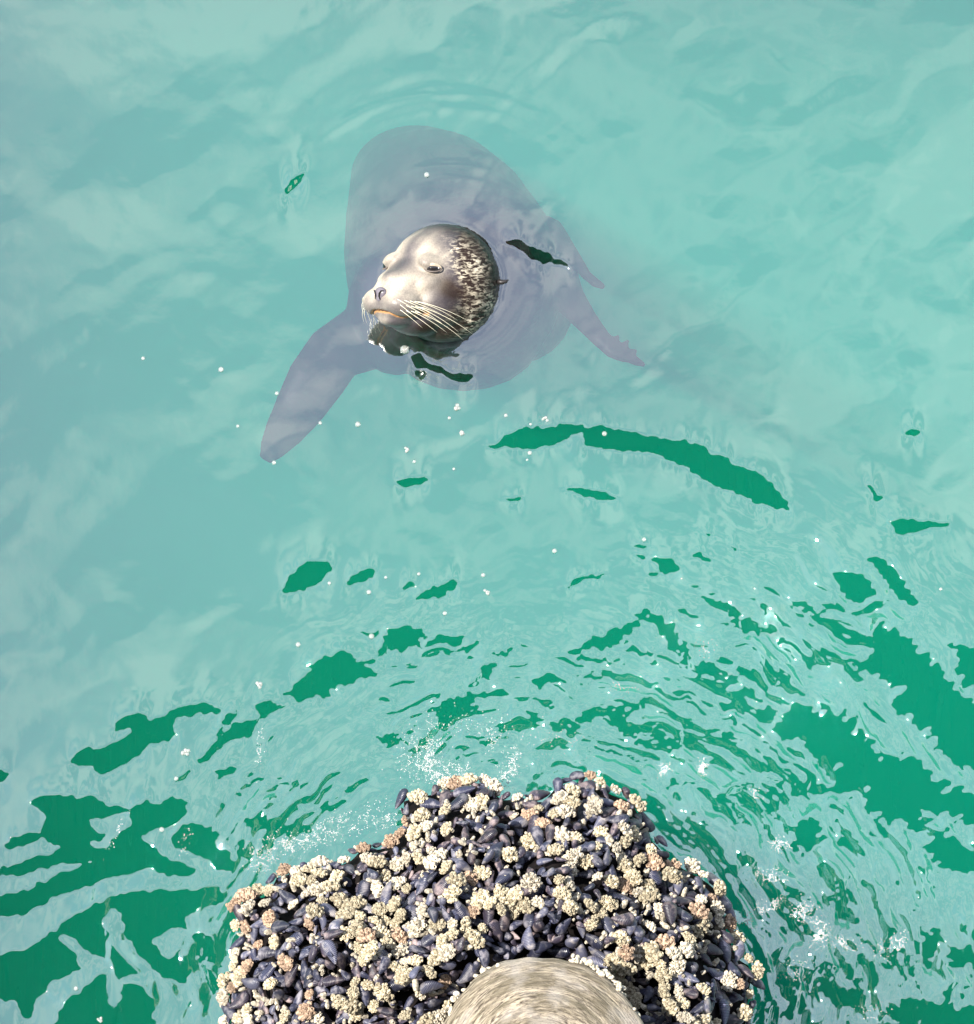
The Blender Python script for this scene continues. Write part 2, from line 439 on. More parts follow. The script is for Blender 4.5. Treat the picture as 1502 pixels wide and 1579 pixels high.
def build_water():
    BIG, DEEP = 60.0, -5.0
    n = nx * ny
    co = np.empty((n + 8, 3), dtype=np.float32)
    hh = hgt.copy()
    hh[0, :] = hh[-1, :] = 0; hh[:, 0] = hh[:, -1] = 0
    co[:n, 0], co[:n, 1], co[:n, 2] = gx.ravel(), gy.ravel(), hh.ravel()
    outer = [(-BIG, -BIG), (BIG, -BIG), (BIG, BIG), (-BIG, BIG)]
    for k, (x, y) in enumerate(outer):
        co[n + k] = (x, y, 0)
        co[n + 4 + k] = (x, y, DEEP)
    idx = np.arange(n).reshape(nx, ny)
    quads = np.stack([idx[:-1, :-1], idx[1:, :-1], idx[1:, 1:], idx[:-1, 1:]], -1).reshape(-1, 4)
    big = []
    A, B, D, E = n, n + 1, n + 2, n + 3
    big.append([A, B] + [int(i) for i in idx[::-1, 0]])                # south strip
    big.append([B, D] + [int(i) for i in idx[-1, ::-1]])               # east
    big.append([D, E] + [int(i) for i in idx[:, -1]])                  # north
    big.append([E, A] + [int(i) for i in idx[0, :]])                   # west
    for a, b in ((0, 1), (1, 2), (2, 3), (3, 0)):
        big.append([n + a, n + 4 + a, n + 4 + b, n + b])
    big.append([n + 7, n + 6, n + 5, n + 4])
    loops = np.concatenate([quads.ravel()] + [np.array(b) for b in big]).astype(np.int32)
    sizes = np.concatenate([np.full(len(quads), 4), np.array([len(b) for b in big])]).astype(np.int32)
    starts = np.concatenate([[0], np.cumsum(sizes)[:-1]]).astype(np.int32)
    me = bpy.data.meshes.new('sea_water')
    me.vertices.add(n + 8); me.vertices.foreach_set('co', co.ravel())
    me.loops.add(len(loops)); me.loops.foreach_set('vertex_index', loops)
    me.polygons.add(len(sizes)); me.polygons.foreach_set('loop_start', starts)
    sm = np.zeros(len(sizes), dtype=bool); sm[:len(quads)] = True
    me.update(calc_edges=True)
    me.validate()
    me.polygons.foreach_set('use_smooth', sm)
    m, t, out = newmat('sea_water')
    fr = N(t, 'ShaderNodeFresnel', IOR=WATER_IOR)
    gl = N(t, 'ShaderNodeBsdfGlossy', Roughness=0.0)
    tr = N(t, 'ShaderNodeBsdfTransparent')
    mixs = N(t, 'ShaderNodeMixShader')
    t.links.new(tr.outputs[0], mixs.inputs[1])
    t.links.new(gl.outputs[0], mixs.inputs[2])
    t.links.new(mixs.outputs[0], out.inputs['Surface'])
    geo = N(t, 'ShaderNodeNewGeometry')
    inv = N(t, 'ShaderNodeMath', operation='SUBTRACT')
    inv.inputs[0].default_value = 1.0
    t.links.new(geo.outputs['Backfacing'], inv.inputs[1])
    mulf = N(t, 'ShaderNodeMath', operation='MULTIPLY')
    t.links.new(fr.outputs['Fac'], mulf.inputs[0]); t.links.new(inv.outputs[0], mulf.inputs[1])
    t.links.new(mulf.outputs[0], mixs.inputs[0])
    nz = N(t, 'ShaderNodeTexNoise', Scale=60.0, Detail=3.0)
    t.links.new(geo.outputs['Position'], nz.inputs['Vector'])
    bp = N(t, 'ShaderNodeBump', Strength=0.06, Distance=0.002)
    t.links.new(nz.outputs['Fac'], bp.inputs['Height'])
    t.links.new(bp.outputs['Normal'], gl.inputs['Normal'])
    vs = N(t, 'ShaderNodeVolumeScatter', Density=1.0)
    vs.inputs['Color'].default_value = (*SCATTER, 1)
    va = N(t, 'ShaderNodeVolumeAbsorption', Density=1.0)
    va.inputs['Color'].default_value = (*[1 - a for a in ABSORB], 1)
    ad = N(t, 'ShaderNodeAddShader')
    t.links.new(vs.outputs[0], ad.inputs[0]); t.links.new(va.outputs[0], ad.inputs[1])
    t.links.new(ad.outputs[0], out.inputs['Volume'])
    o = link('sea_water', me, m, smooth=False)
    tag(o, kind='structure')
    return o

WATER_IOR = 4.0
SCATTER = (0.003, 0.395, 0.212)      # per metre
ABSORB = (0.55, 0.235, 0.265)
build_water()

# sea bed far below
mb = MB()
mb.add([(-70, -70, -5.2), (70, -70, -5.2), (70, 70, -5.2), (-70, 70, -5.2)], [(0, 1, 2, 3)])
m, t, out = newmat('seabed_mud')
b = N(t, 'ShaderNodeBsdfPrincipled', Roughness=0.9)
b.inputs['Base Color'].default_value = (0.10, 0.11, 0.08, 1)
t.links.new(b.outputs[0], out.inputs[0])
tag(link('sea_bed', mb.mesh(), m), kind='structure')

# the pier the photographer stands on, seen mirrored in the waves
def build_pier():
    m, t, out = newmat('tarred_timber')
    b = N(t, 'ShaderNodeBsdfPrincipled', Roughness=0.8)
    tc_ = N(t, 'ShaderNodeTexCoord')
    nz = N(t, 'ShaderNodeTexNoise', Scale=4.0, Detail=4.0)
    t.links.new(tc_.outputs['Object'], nz.inputs['Vector'])
    t.links.new(ramp(t, nz.outputs['Fac'], [(0.3, (0.012, 0.010, 0.008)), (0.7, (0.035, 0.028, 0.022))]), b.inputs['Base Color'])
    t.links.new(b.outputs[0], out.inputs[0])
    mb = MB()
    def box(x0, x1, y0, y1, z0, z1):
        vs = [(x, y, z) for x in (x0, x1) for y in (y0, y1) for z in (z0, z1)]
        mb.add(vs, [(0, 1, 3, 2), (4, 6, 7, 5), (0, 4, 5, 1), (2, 3, 7, 6), (0, 2, 6, 4), (1, 5, 7, 3)])
    y = PIER_EDGE
    while y > -9:                                     # deck planks
        box(-14, 14, y - 0.24, y, PIER_Z + 0.02, PIER_Z + 0.09)
        y -= 0.243
    for k in range(-10, 11):                          # joists
        box(k * 1.3 - 0.08, k * 1.3 + 0.08, -9, PIER_EDGE - 0.03, PIER_Z - 0.28, PIER_Z + 0.017)
    return tag(link('pier_deck', mb.mesh(), m, smooth=False), kind='structure')
build_pier()


# ------------------------------------------------------------------ the sea lion
HEAD_C = at(682, 436, 0.024)                    # middle of the skull
cview = (cam.location - HEAD_C).normalized()
vup = (Vector((0, 1, 0)) - cview * cview.y).normalized()
vrt = vup.cross(cview).normalized()
HF = (vrt * -0.68 + vup * 0.02 + cview * 0.73).normalized()          # nose direction
hu = vup + vrt * 0.05
HU = (hu - HF * hu.dot(HF)).normalized()
HX = HF.cross(HU).normalized()                                          # the animal's left... picture right
if HX.dot(vrt) < 0: HX = -HX
HM = Matrix((HX, HF, HU)).transposed()                                  # local (x, forward, up) -> world
def hw(x, y, z): return HEAD_C + HM @ (Vector((x, y, z)) * 0.001)
def hvec(v): return HM @ Vector(v)

def voxel(me, size, smooth_it=4):
    o = bpy.data.objects.new('tmp', me)
    C.objects.link(o)
    rm = o.modifiers.new('r', 'REMESH'); rm.mode = 'VOXEL'; rm.voxel_size = size
    if smooth_it:
        sm = o.modifiers.new('s', 'SMOOTH'); sm.iterations = smooth_it; sm.factor = 0.5
    dg = bpy.context.evaluated_depsgraph_get()
    m2 = bpy.data.meshes.new_from_object(o.evaluated_get(dg))
    bpy.data.objects.remove(o)
    return m2

def build_sea_lion():
    root = empty('sea_lion', at(690, 430, -0.25))
    tag(root, 'brown sea lion lifting its whiskered head out of the water, flippers spread below', 'sea lion')
    root_inv = Matrix.Translation(-root.location)
    mb = MB()
    # skull, in head axes
    prof = [(-40, 60, 62, -8), (-10, 86, 88, -5), (15, 82, 84, -4), (40, 71, 71, -6),
            (60, 61, 58, -9), (80, 52, 47, -14), (100, 46, 42, -22), (118, 40, 37, -28), (132, 31, 29, -30), (142, 19, 19, -28), (147, 7, 7, -27)]
    mb.ellipsoid(hw(0, -2, -1), (0.091, 0.094, 0.097), HM, 36, 24)
    mb.tube([(hw(0, y, zo), a * 0.001, b * 0.001) for (y, a, b, zo) in prof], HU, n=40)
    for sx in (-1, 1):
        mb.ellipsoid(hw(sx * 23, 115, -35), (0.029, 0.036, 0.025), HM)              # whisker pads
        mb.ellipsoid(hw(sx * 39, 62, 33), (0.022, 0.034, 0.014), HM @ Matrix.Rotation(sx * 0.5, 3, 'Y'))   # brows
        mb.ellipsoid(hw(sx * 41, 64, -4), (0.022, 0.042, 0.024), HM)                 # cheek below the eye
        mb.ellipsoid(hw(sx * 42, 34, -28), (0.038, 0.066, 0.044), HM)
    mb.ellipsoid(hw(0, 24, 46), (0.058, 0.060, 0.038), HM)                          # forehead
    mb.ellipsoid(hw(0, 96, -62), (0.030, 0.042, 0.013), HM)                         # lower jaw
    mb.ellipsoid(hw(0, 55, -58), (0.046, 0.055, 0.030), HM)
    mb.ellipsoid(hw(0, 82, 4), (0.030, 0.054, 0.019), HM)                           # bridge of the nose
    # neck and trunk, hanging away under the surface
    def seg(px, py, z, a, b): return (at(px, py, z), a, b)
    neck = [seg(683, 437, 0.02, 0.086, 0.088), seg(684, 438, -0.01, 0.090, 0.092), seg(690, 440, -0.05, 0.108, 0.110), seg(704, 446, -0.09, 0.140, 0.135), seg(712, 448, -0.15, 0.165, 0.155),
            seg(712, 440, -0.22, 0.182, 0.165), seg(704, 420, -0.30, 0.190, 0.170), seg(692, 385, -0.38, 0.184, 0.160), seg(678, 340, -0.46, 0.168, 0.148),
            seg(660, 300, -0.54, 0.146, 0.126), seg(640, 270, -0.60, 0.120, 0.095), seg(625, 252, -0.66, 0.085, 0.06), seg(618, 245, -0.70, 0.04, 0.03)]
    mb.tube(neck, (0, 1, 0), n=40)
    mb.ellipsoid(at(715, 505, -0.17), (0.138, 0.105, 0.13))                          # chest
    mb.ellipsoid(at(800, 455, -0.25), (0.10, 0.115, 0.13))                           # shoulders
    mb.ellipsoid(at(612, 478, -0.16), (0.085, 0.11, 0.11))
    # big fore flipper on the picture's left
    fl = [((620, 500), (0, 1), -0.22, 0.085, 0.06), ((560, 522), 0, -0.16, 0.058, 0.040), ((515, 546), 0, -0.13, 0.050, 0.028), ((486, 588), 0, -0.12, 0.049, 0.020),
          ((460, 632), 0, -0.13, 0.042, 0.014), ((436, 668), 0, -0.15, 0.033, 0.011), ((419, 693), 0, -0.17, 0.023, 0.008), ((408, 710), 0, -0.18, 0.012, 0.005)]
    mb.tube([(at(p[0], p[1], z), a, b) for (p, _, z, a, b) in fl], (0.25, 0.1, 1), n=24)
    # limb on the right with its splayed toes
    fr = [((840, 430), -0.18, 0.06, 0.05), ((878, 462), -0.12, 0.028, 0.026), ((903, 494), -0.09, 0.021, 0.018), ((926, 521), -0.075, 0.017, 0.012),
          ((946, 540), -0.07, 0.016, 0.010), ((964, 549), -0.07, 0.013, 0.008)]
    mb.tube([(at(p[0], p[1], z), a, b) for (p, z, a, b) in fr], (0.1, 0.1, 1), n=20)
    for (p0, p1, w) in (((944, 536), (954, 516), 0.007), ((956, 541), (970, 524), 0.007), ((966, 546), (984, 540), 0.007), ((966, 550), (996, 564), 0.009), ((958, 552), (978, 556), 0.007)):
        a, b = at(*p0, -0.07), at(*p1, -0.07)
        mb.tube([(a, w, 0.006), (a.lerp(b, 0.55), w * 0.95, 0.006), (b, w * 0.4, 0.004)], (0, 0, 1), n=12)
    # the small limb edge behind it
    f2 = [((835, 375), -0.24, 0.05, 0.05), ((868, 385), -0.17, 0.022, 0.02), ((890, 405), -0.13, 0.012, 0.012), ((905, 425), -0.11, 0.009, 0.008), ((918, 436), -0.10, 0.010, 0.006), ((933, 444), -0.10, 0.005, 0.004)]
    mb.tube([(at(p[0], p[1], z), a, b) for (p, z, a, b) in f2], (0.1, 0.1, 1), n=14)
    me = voxel(mb.mesh(), 0.0028, 18)
    # shape the face: mouth line, nostril groove, eye sockets
    n = len(me.vertices)
    co = np.empty(n * 3, dtype=np.float32); me.vertices.foreach_get('co', co); co = co.reshape(-1, 3).astype(float)
    no_ = np.empty(n * 3, dtype=np.float32); me.vertices.foreach_get('normal', no_); no_ = no_.reshape(-1, 3)
    inv = np.array(HM.transposed())
    VXY = (co - np.array(HEAD_C)) @ np.array([list(vrt), list(vup)]).T * 1000.0
    L = (co - np.array(HEAD_C)) @ inv.T * 1000.0
    def dline(pts):
        d = np.full(n, 1e9)
        for a, b in zip(pts[:-1], pts[1:]):
            a, b = np.array(a, float), np.array(b, float)
            ab = b - a
            tt = np.clip(((L - a) @ ab) / (ab @ ab), 0, 1)
            d = np.minimum(d, np.linalg.norm(L - (a + tt[:, None] * ab), axis=1))
        return d
    near = (L[:, 1] > 20) & (np.linalg.norm(L, axis=1) < 260)
    mouth = np.full(n, 1e9)
    cand = np.where(near)[0]
    for sx in (-1, 1):
        line = [(0, 150, -55), (sx * 12, 148, -58), (sx * 24, 140, -62), (sx * 36, 120, -63), (sx * 44, 104, -58), (sx * 52, 86, -49)]
        pts_ = []
        for a_, b_ in zip(line[:-1], line[1:]):
            for k in range(4):
                q_ = np.array(a_, float) * (1 - k / 4) + np.array(b_, float) * k / 4
                pts_.append(L[cand[np.argmin(np.linalg.norm(L[cand] - q_, axis=1))]])
        mouth = np.minimum(mouth, dline(pts_))
    groove = np.exp(-(mouth / 3.0) ** 2) * near
    disp = -4.0 * groove
    phil = dline([(0, 150, -34), (0, 148, -54)])
    disp -= 1.6 * np.exp(-(phil / 3) ** 2) * near
    socket = np.minimum(dline([(EYE[0] - 8, EYE[1], EYE[2]), (EYE[0] + 8, EYE[1], EYE[2])]), dline([(-EYE[0] - 8, EYE[1], EYE[2]), (-EYE[0] + 8, EYE[1], EYE[2])]))
    disp -= 3.0 * np.exp(-(socket / 9) ** 2) * near
    # fur in wet clumps on the cheek and neck
    ck = (L[:, 1] < 45) & (np.linalg.norm(L, axis=1) < 200)
    cl = fbm(L[:, 0] / 9 + L[:, 2] / 14, L[:, 2] / 6 + L[:, 1] / 22, 71, 3)
    furw = np.clip((VXY[:, 0] - 5) / 30, 0, 1) * np.clip((40 - L[:, 1]) / 40, 0, 1) * ck
    disp += 1.6 * cl * furw
    co2 = co + no_ * (disp * 0.001)[:, None]
    # colour zones of the coat: R pale dry muzzle and brow plus painted highlights, G mottled dry clumps plus painted light, B orange lip / dark lip
    x, y, z = L[:, 0], L[:, 1], L[:, 2]
    ax = np.abs(x)
    def blob(cx, cy_, cz, r): return np.exp(-(((ax - cx) ** 2 + (y - cy_) ** 2 + (z - cz) ** 2) / r ** 2))
    pale = np.clip(1.3 * blob(40, 74, 42, 22) + 1.0 * blob(20, 130, -16, 26) + 1.0 * blob(36, 112, -18, 26) + 0.5 * blob(50, 78, 6, 18) + 0.6 * blob(34, 98, -2, 24) + 0.5 * blob(16, 60, 70, 26) + 0.5 * blob(0, 138, -62, 12), 0, 1)  # forehead spot and extra brow and muzzle brightness are painted highlights
    pale = np.clip(pale * (0.9 + 0.5 * fbm(x / 12, z / 12 + y / 15, 73)), 0, 1)
    qx, qy = VXY[:, 0], VXY[:, 1]
    on_head = np.linalg.norm(L, axis=1) < 150
    def spot(cx, cy_, rx, ry): return np.exp(-(((qx - cx) / rx) ** 2 + ((qy - cy_) / ry) ** 2))
    mott = 0.95 * spot(26, 46, 24, 28) + 0.85 * spot(55, 22, 22, 26) + 0.75 * spot(58, -18, 26, 30) + 1.2 * spot(44, -66, 28, 28) + 0.5 * spot(72, -40, 20, 30)  # lower right clumps lightened in colour where the sun does not reach
    mott = np.clip(mott * (0.8 + 0.7 * fbm(qx / 16 + 3, qy / 13, 75, 2)), 0, 1) * np.clip((101 - np.hypot(qx - 2, qy)) / 14, 0, 1) * on_head
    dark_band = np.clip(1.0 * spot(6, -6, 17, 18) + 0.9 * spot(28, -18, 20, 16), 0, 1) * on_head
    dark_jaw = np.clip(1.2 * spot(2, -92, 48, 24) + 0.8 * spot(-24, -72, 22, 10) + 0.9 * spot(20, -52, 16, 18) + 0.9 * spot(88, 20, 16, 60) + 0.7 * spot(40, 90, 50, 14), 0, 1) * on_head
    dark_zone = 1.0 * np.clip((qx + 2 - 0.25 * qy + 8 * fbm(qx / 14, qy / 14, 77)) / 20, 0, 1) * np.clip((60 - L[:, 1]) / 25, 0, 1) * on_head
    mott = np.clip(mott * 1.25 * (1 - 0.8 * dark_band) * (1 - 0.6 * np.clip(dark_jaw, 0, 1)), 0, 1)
    lip = np.exp(-((mouth / (4.2 + 3.6 * np.clip((112 - L[:, 1]) / 30, 0, 1))) ** 2)) * near
    col = np.zeros((n, 4), dtype=np.float32)
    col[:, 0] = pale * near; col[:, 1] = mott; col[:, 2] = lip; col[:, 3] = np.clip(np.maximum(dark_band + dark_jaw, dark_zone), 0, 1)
    me.vertices.foreach_set('co', co2.astype(np.float32).ravel())
    at_ = me.color_attributes.new('coat', 'FLOAT_COLOR', 'POINT')
    at_.data.foreach_set('color', col.ravel())
    loc = np.zeros((n, 3), dtype=np.float32); loc[:] = L * 0.001
    a2 = me.attributes.new('headpos', 'FLOAT_VECTOR', 'POINT'); a2.data.foreach_set('vector', loc.ravel())
    me.transform(root_inv)
    me.update()

    m, t, out = newmat('sea_lion_coat')
    b = N(t, 'ShaderNodeBsdfPrincipled')
    vc = N(t, 'ShaderNodeAttribute', attribute_name='coat')
    hp = N(t, 'ShaderNodeAttribute', attribute_name='headpos')
    sep = N(t, 'ShaderNodeSeparateColor'); t.links.new(vc.outputs['Color'], sep.inputs[0])
    n1 = N(t, 'ShaderNodeTexNoise', Scale=175.0, Detail=5.0, Roughness=0.6, Distortion=0.6)
    mp = N(t, 'ShaderNodeMapping'); mp.inputs['Scale'].default_value = (1.0, 0.45, 1.45); mp.inputs['Rotation'].default_value = (0.5, 0.3, 0.4)
    t.links.new(hp.outputs['Vector'], mp.inputs['Vector']); t.links.new(mp.outputs['Vector'], n1.inputs['Vector'])
    n2 = N(t, 'ShaderNodeTexNoise', Scale=28.0, Detail=4.0)
    t.links.new(hp.outputs['Vector'], n2.inputs['Vector'])
    n3 = N(t, 'ShaderNodeTexNoise', Scale=420.0, Detail=2.0)
    t.links.new(hp.outputs['Vector'], n3.inputs['Vector'])
    base = ramp(t, n2.outputs['Fac'], [(0.35, (0.008, 0.006, 0.007)), (0.7, (0.018, 0.012, 0.014))])
    # the face is greyer than the wet brown body
    hlen = N(t, 'ShaderNodeSeparateXYZ'); t.links.new(hp.outputs['Vector'], hlen.inputs[0])
    facef = N(t, 'ShaderNodeMapRange'); facef.inputs['From Min'].default_value = -0.03; facef.inputs['From Max'].default_value = 0.05
    t.links.new(hlen.outputs['Y'], facef.inputs['Value'])
    vl = N(t, 'ShaderNodeVectorMath', operation='LENGTH'); t.links.new(hp.outputs['Vector'], vl.inputs[0])
    onh = N(t, 'ShaderNodeMapRange'); onh.inputs['From Min'].default_value = 0.155; onh.inputs['From Max'].default_value = 0.185
    onh.inputs['To Min'].default_value = 1.0; onh.inputs['To Max'].default_value = 0.0
    t.links.new(vl.outputs['Value'], onh.inputs['Value'])
    ff = N(t, 'ShaderNodeMath', operation='MULTIPLY'); t.links.new(facef.outputs['Result'], ff.inputs[0]); t.links.new(onh.outputs['Result'], ff.inputs[1])
    base = mixc(t, ff.outputs[0], base, (0.050, 0.043, 0.051))
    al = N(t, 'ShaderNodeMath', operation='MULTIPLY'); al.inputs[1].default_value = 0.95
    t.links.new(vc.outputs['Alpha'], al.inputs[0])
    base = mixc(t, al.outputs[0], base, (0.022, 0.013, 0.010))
    base = mixc(t, sep.outputs[0], base, (0.36, 0.31, 0.245))
    cl = ramp(t, n1.outputs['Fac'], [(0.47, 0.0), (0.59, 1.0)])
    mm = N(t, 'ShaderNodeMath', operation='MULTIPLY'); cl = mixc(t, 1.0, cl, ramp(t, n2.outputs['Fac'], [(0.38, 0.35), (0.54, 1.0)]), 'MULTIPLY'); t.links.new(cl, mm.inputs[0]); t.links.new(sep.outputs[1], mm.inputs[1])
    base = mixc(t, mm.outputs[0], base, (0.54, 0.47, 0.36))
    lipc = ramp(t, sep.outputs[2], [(0.35, 0.0), (0.75, 1.0)])
    base = mixc(t, lipc, base, (0.34, 0.165, 0.055))
    lipd = ramp(t, sep.outputs[2], [(0.80, 0.0), (0.93, 1.0)])
    base = mixc(t, lipd, base, (0.03, 0.015, 0.012))
    fine = ramp(t, n3.outputs['Fac'], [(0.3, 0.82), (0.7, 1.15)])
    base = mixc(t, 1.0, base, fine, 'MULTIPLY')
    t.links.new(base, b.inputs['Base Color'])
    dry = N(t, 'ShaderNodeMath', operation='MAXIMUM'); t.links.new(sep.outputs[0], dry.inputs[0]); t.links.new(mm.outputs[0], dry.inputs[1])
    rg = N(t, 'ShaderNodeMapRange'); rg.inputs['To Min'].default_value = 0.36; rg.inputs['To Max'].default_value = 0.75
    t.links.new(dry.outputs[0], rg.inputs['Value']); t.links.new(rg.outputs['Result'], b.inputs['Roughness'])
    gz = N(t, 'ShaderNodeNewGeometry'); gs = N(t, 'ShaderNodeSeparateXYZ'); t.links.new(gz.outputs['Position'], gs.inputs[0])
    sw = N(t, 'ShaderNodeMapRange'); sw.inputs['From Min'].default_value = -0.01; sw.inputs['From Max'].default_value = 0.004
    sw.inputs['To Min'].default_value = 0.03; sw.inputs['To Max'].default_value = 0.5      # a wet coat hardly shines under water
    t.links.new(gs.outputs['Z'], sw.inputs['Value'])
    sd = N(t, 'ShaderNodeMath', operation='MULTIPLY_ADD'); sd.inputs[1].default_value = -0.75; sd.inputs[2].default_value = 1.0; t.links.new(vc.outputs['Alpha'], sd.inputs[0])
    sm_ = N(t, 'ShaderNodeMath', operation='MULTIPLY'); t.links.new(sw.outputs['Result'], sm_.inputs[0]); t.links.new(sd.outputs[0], sm_.inputs[1])
    t.links.new(sm_.outputs[0], b.inputs['Specular IOR Level'])
    bp = N(t, 'ShaderNodeBump', Strength=0.7, Distance=0.0022)
    hm = N(t, 'ShaderNodeMath', operation='MULTIPLY'); t.links.new(n1.outputs['Fac'], hm.inputs[0]); t.links.new(sep.outputs[1], hm.inputs[1])
    ha = N(t, 'ShaderNodeMath', operation='MULTIPLY_ADD'); ha.inputs[1].default_value = 0.25
    t.links.new(n3.outputs['Fac'], ha.inputs[0]); t.links.new(hm.outputs[0], ha.inputs[2])
    t.links.new(ha.outputs[0], bp.inputs['Height']); t.links.new(bp.outputs['Normal'], b.inputs['Normal'])
    t.links.new(b.outputs[0], out.inputs[0])
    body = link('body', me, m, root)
    bvh = BVHTree.FromPolygons([v.co for v in me.vertices], [p.vertices for p in me.polygons])

    def simple(name, c, rough, spec=0.5):
        mt, tt, oo = newmat(name)
        bb = N(tt, 'ShaderNodeBsdfPrincipled', Roughness=rough)
        nn = N(tt, 'ShaderNodeTexNoise', Scale=300.0)
        tcc = N(tt, 'ShaderNodeTexCoord'); tt.links.new(tcc.outputs['Object'], nn.inputs['Vector'])
        rr_ = ramp(tt, nn.outputs['Fac'], [(0.3, tuple(k * 0.85 for k in c)), (0.7, tuple(min(1, k * 1.12) for k in c))])
        tt.links.new(rr_, bb.inputs['Base Color'])
        bb.inputs['Specular IOR Level'].default_value = spec
        tt.links.new(bb.outputs[0], oo.inputs[0])
        return mt
    dark = simple('eye_black', (0.012, 0.010, 0.010), 0.06, 0.8)
    lidm = simple('lid_skin', (0.10, 0.08, 0.07), 0.6)
    browm = simple('pale_lid', (0.34, 0.28, 0.21), 0.7)
    palem = simple('eye_white', (0.55, 0.52, 0.48), 0.25)
    nosem = simple('nose_skin', (0.12, 0.105, 0.125), 0.38)
    whm = simple('whisker_horn', (0.72, 0.66, 0.50), 0.45)
    rl = root.location
    for sx in (1, -1):
        # put the eye on the skin, facing outwards
        o0, d0 = hw(sx * 200, EYE[1] + 90, EYE[2]) - rl, (hvec((-sx * (200 - EYE[0]), -90, 0))).normalized()
        hit, nrm, _, _ = bvh.ray_cast(o0, d0)
        if hit is None: hit, nrm = hw(sx * EYE[0], EYE[1], EYE[2]) - rl, hvec((sx * 0.8, 0.6, 0))
        nrm = hvec((sx * 0.62, 0.77, 0.08)).normalized()
        side = HU.cross(nrm).normalized(); up = nrm.cross(side).normalized()
        EM = Matrix((side, up, nrm)).transposed()
        e = MB(); e.ellipsoid((0, 0, 0), (0.0105, 0.0068, 0.0060), nu=24, nv=16)
        eo = link('eye', e.mesh(), dark, root)
        eo.matrix_local = Matrix.Translation(hit - nrm * 0.0010) @ EM.to_4x4()
        w = MB(); w.ellipsoid((0.0088, 0.0004, 0.0006), (0.0022, 0.0026, 0.0026), nu=12, nv=8)
        wo_ = link('sclera', w.mesh(), palem, eo)
        for nm, s2 in (('upper_eyelid', 1), ('lower_eyelid', -1)):
            l = MB()
            arc = []
            for k in range(11):
                a = math.pi * k / 10
                yy = (0.0058 if s2 > 0 else 0.0058) * math.sin(a) * s2 - 0.0005
                arc.append((Vector((-0.0140 * math.cos(a), yy, 0.0030 + 0.0022 * math.sin(a) - 0.0035 * abs(math.cos(a)))), 0.0009 + 0.0016 * math.sin(a) * (1.25 if s2 > 0 else 0.3), 0.0010 + 0.0009 * math.sin(a)))
            l.tube(arc, (0, 0, 1), n=10)
            link(nm, l.mesh(), browm if s2 > 0 else lidm, eo)
    # ears: small rolled points
    for sx in (1, -1):
        ea = MB()
        p0 = hw(sx * 84, -42, 6)
        d = hvec((sx * 0.75, -0.45, -0.05)).normalized()
        ea.tube([(p0 - rl, 0.0062, 0.005), (p0 + d * 0.007 - rl, 0.0062, 0.0042), (p0 + d * 0.014 + HU * 0.002 - rl, 0.0044, 0.0028), (p0 + d * 0.017 + HU * 0.005 - rl, 0.0008, 0.0008)], HU, n=12)
        link('ear', ea.mesh(), simple('ear_skin', (0.012, 0.009, 0.009), 0.5), root)
    # nose pad with two curved nostrils
    nb = MB()
    nb.ellipsoid(hw(0, 143.5, -19) - rl, (0.0118, 0.0070, 0.0092), HM)
    nb.ellipsoid(hw(0, 145, -26) - rl, (0.0060, 0.0058, 0.0080), HM)
    no2 = link('nose', voxel(nb.mesh(), 0.0012, 3), nosem, root)
    for sx in (1, -1):
        s_ = MB()
        s_.tube([(hw(sx * 10.5, 147.5, -15.5) - rl, 0.0006, 0.0006), (hw(sx * 7.5, 150.4, -16) - rl, 0.0015, 0.0012), (hw(sx * 4.6, 151.0, -20) - rl, 0.0018, 0.0012), (hw(sx * 3.8, 150.8, -25) - rl, 0.0014, 0.0011), (hw(sx * 5.0, 149.8, -30) - rl, 0.0005, 0.0005)], HX, n=10)
        link('nostril', s_.mesh(), dark, no2)
    # whiskers: rows on the pad, swept back and down
    rw = random.Random(5)
    for sx in (1, -1):
        for row in range(3):
            for k in range(5 if row < 2 else 4):
                yb = 136 - k * 9 - row * 2
                zb = -29 - row * 8 - 0.5 * k
                hit, nrm, _, _ = bvh.ray_cast(hw(sx * 90, yb + 12, zb) - rl, hvec((-sx * 1.0, -0.12, 0)).normalized())
                if hit is None: continue
                ln = 0.028 + 0.016 * k + 0.006 * row + rw.uniform(-0.004, 0.008)
                d1 = hvec((sx * 0.70, -0.35 - 0.12 * k, -0.42 + 0.07 * k - 0.05 * row + rw.uniform(-0.06, 0.06))).normalized()
                d2 = hvec((sx * 0.30, -0.80, -0.42 - 0.1 * row + rw.uniform(-0.1, 0.1))).normalized()
                pts, p = [], Vector(hit) - d1 * 0.002
                for j in range(9):
                    f = j / 8
                    rad = 0.00052 * (1 - 0.75 * f)
                    pts.append((p.copy(), rad, rad))
                    p = p + (d1.lerp(d2, f ** 0.7)).normalized() * (ln / 8)
                wmb = MB(); wmb.tube(pts, HU, n=6)
                link('whisker', wmb.mesh(), whm, root)
    return root
EYE = (42, 74, 24)
build_sea_lion()

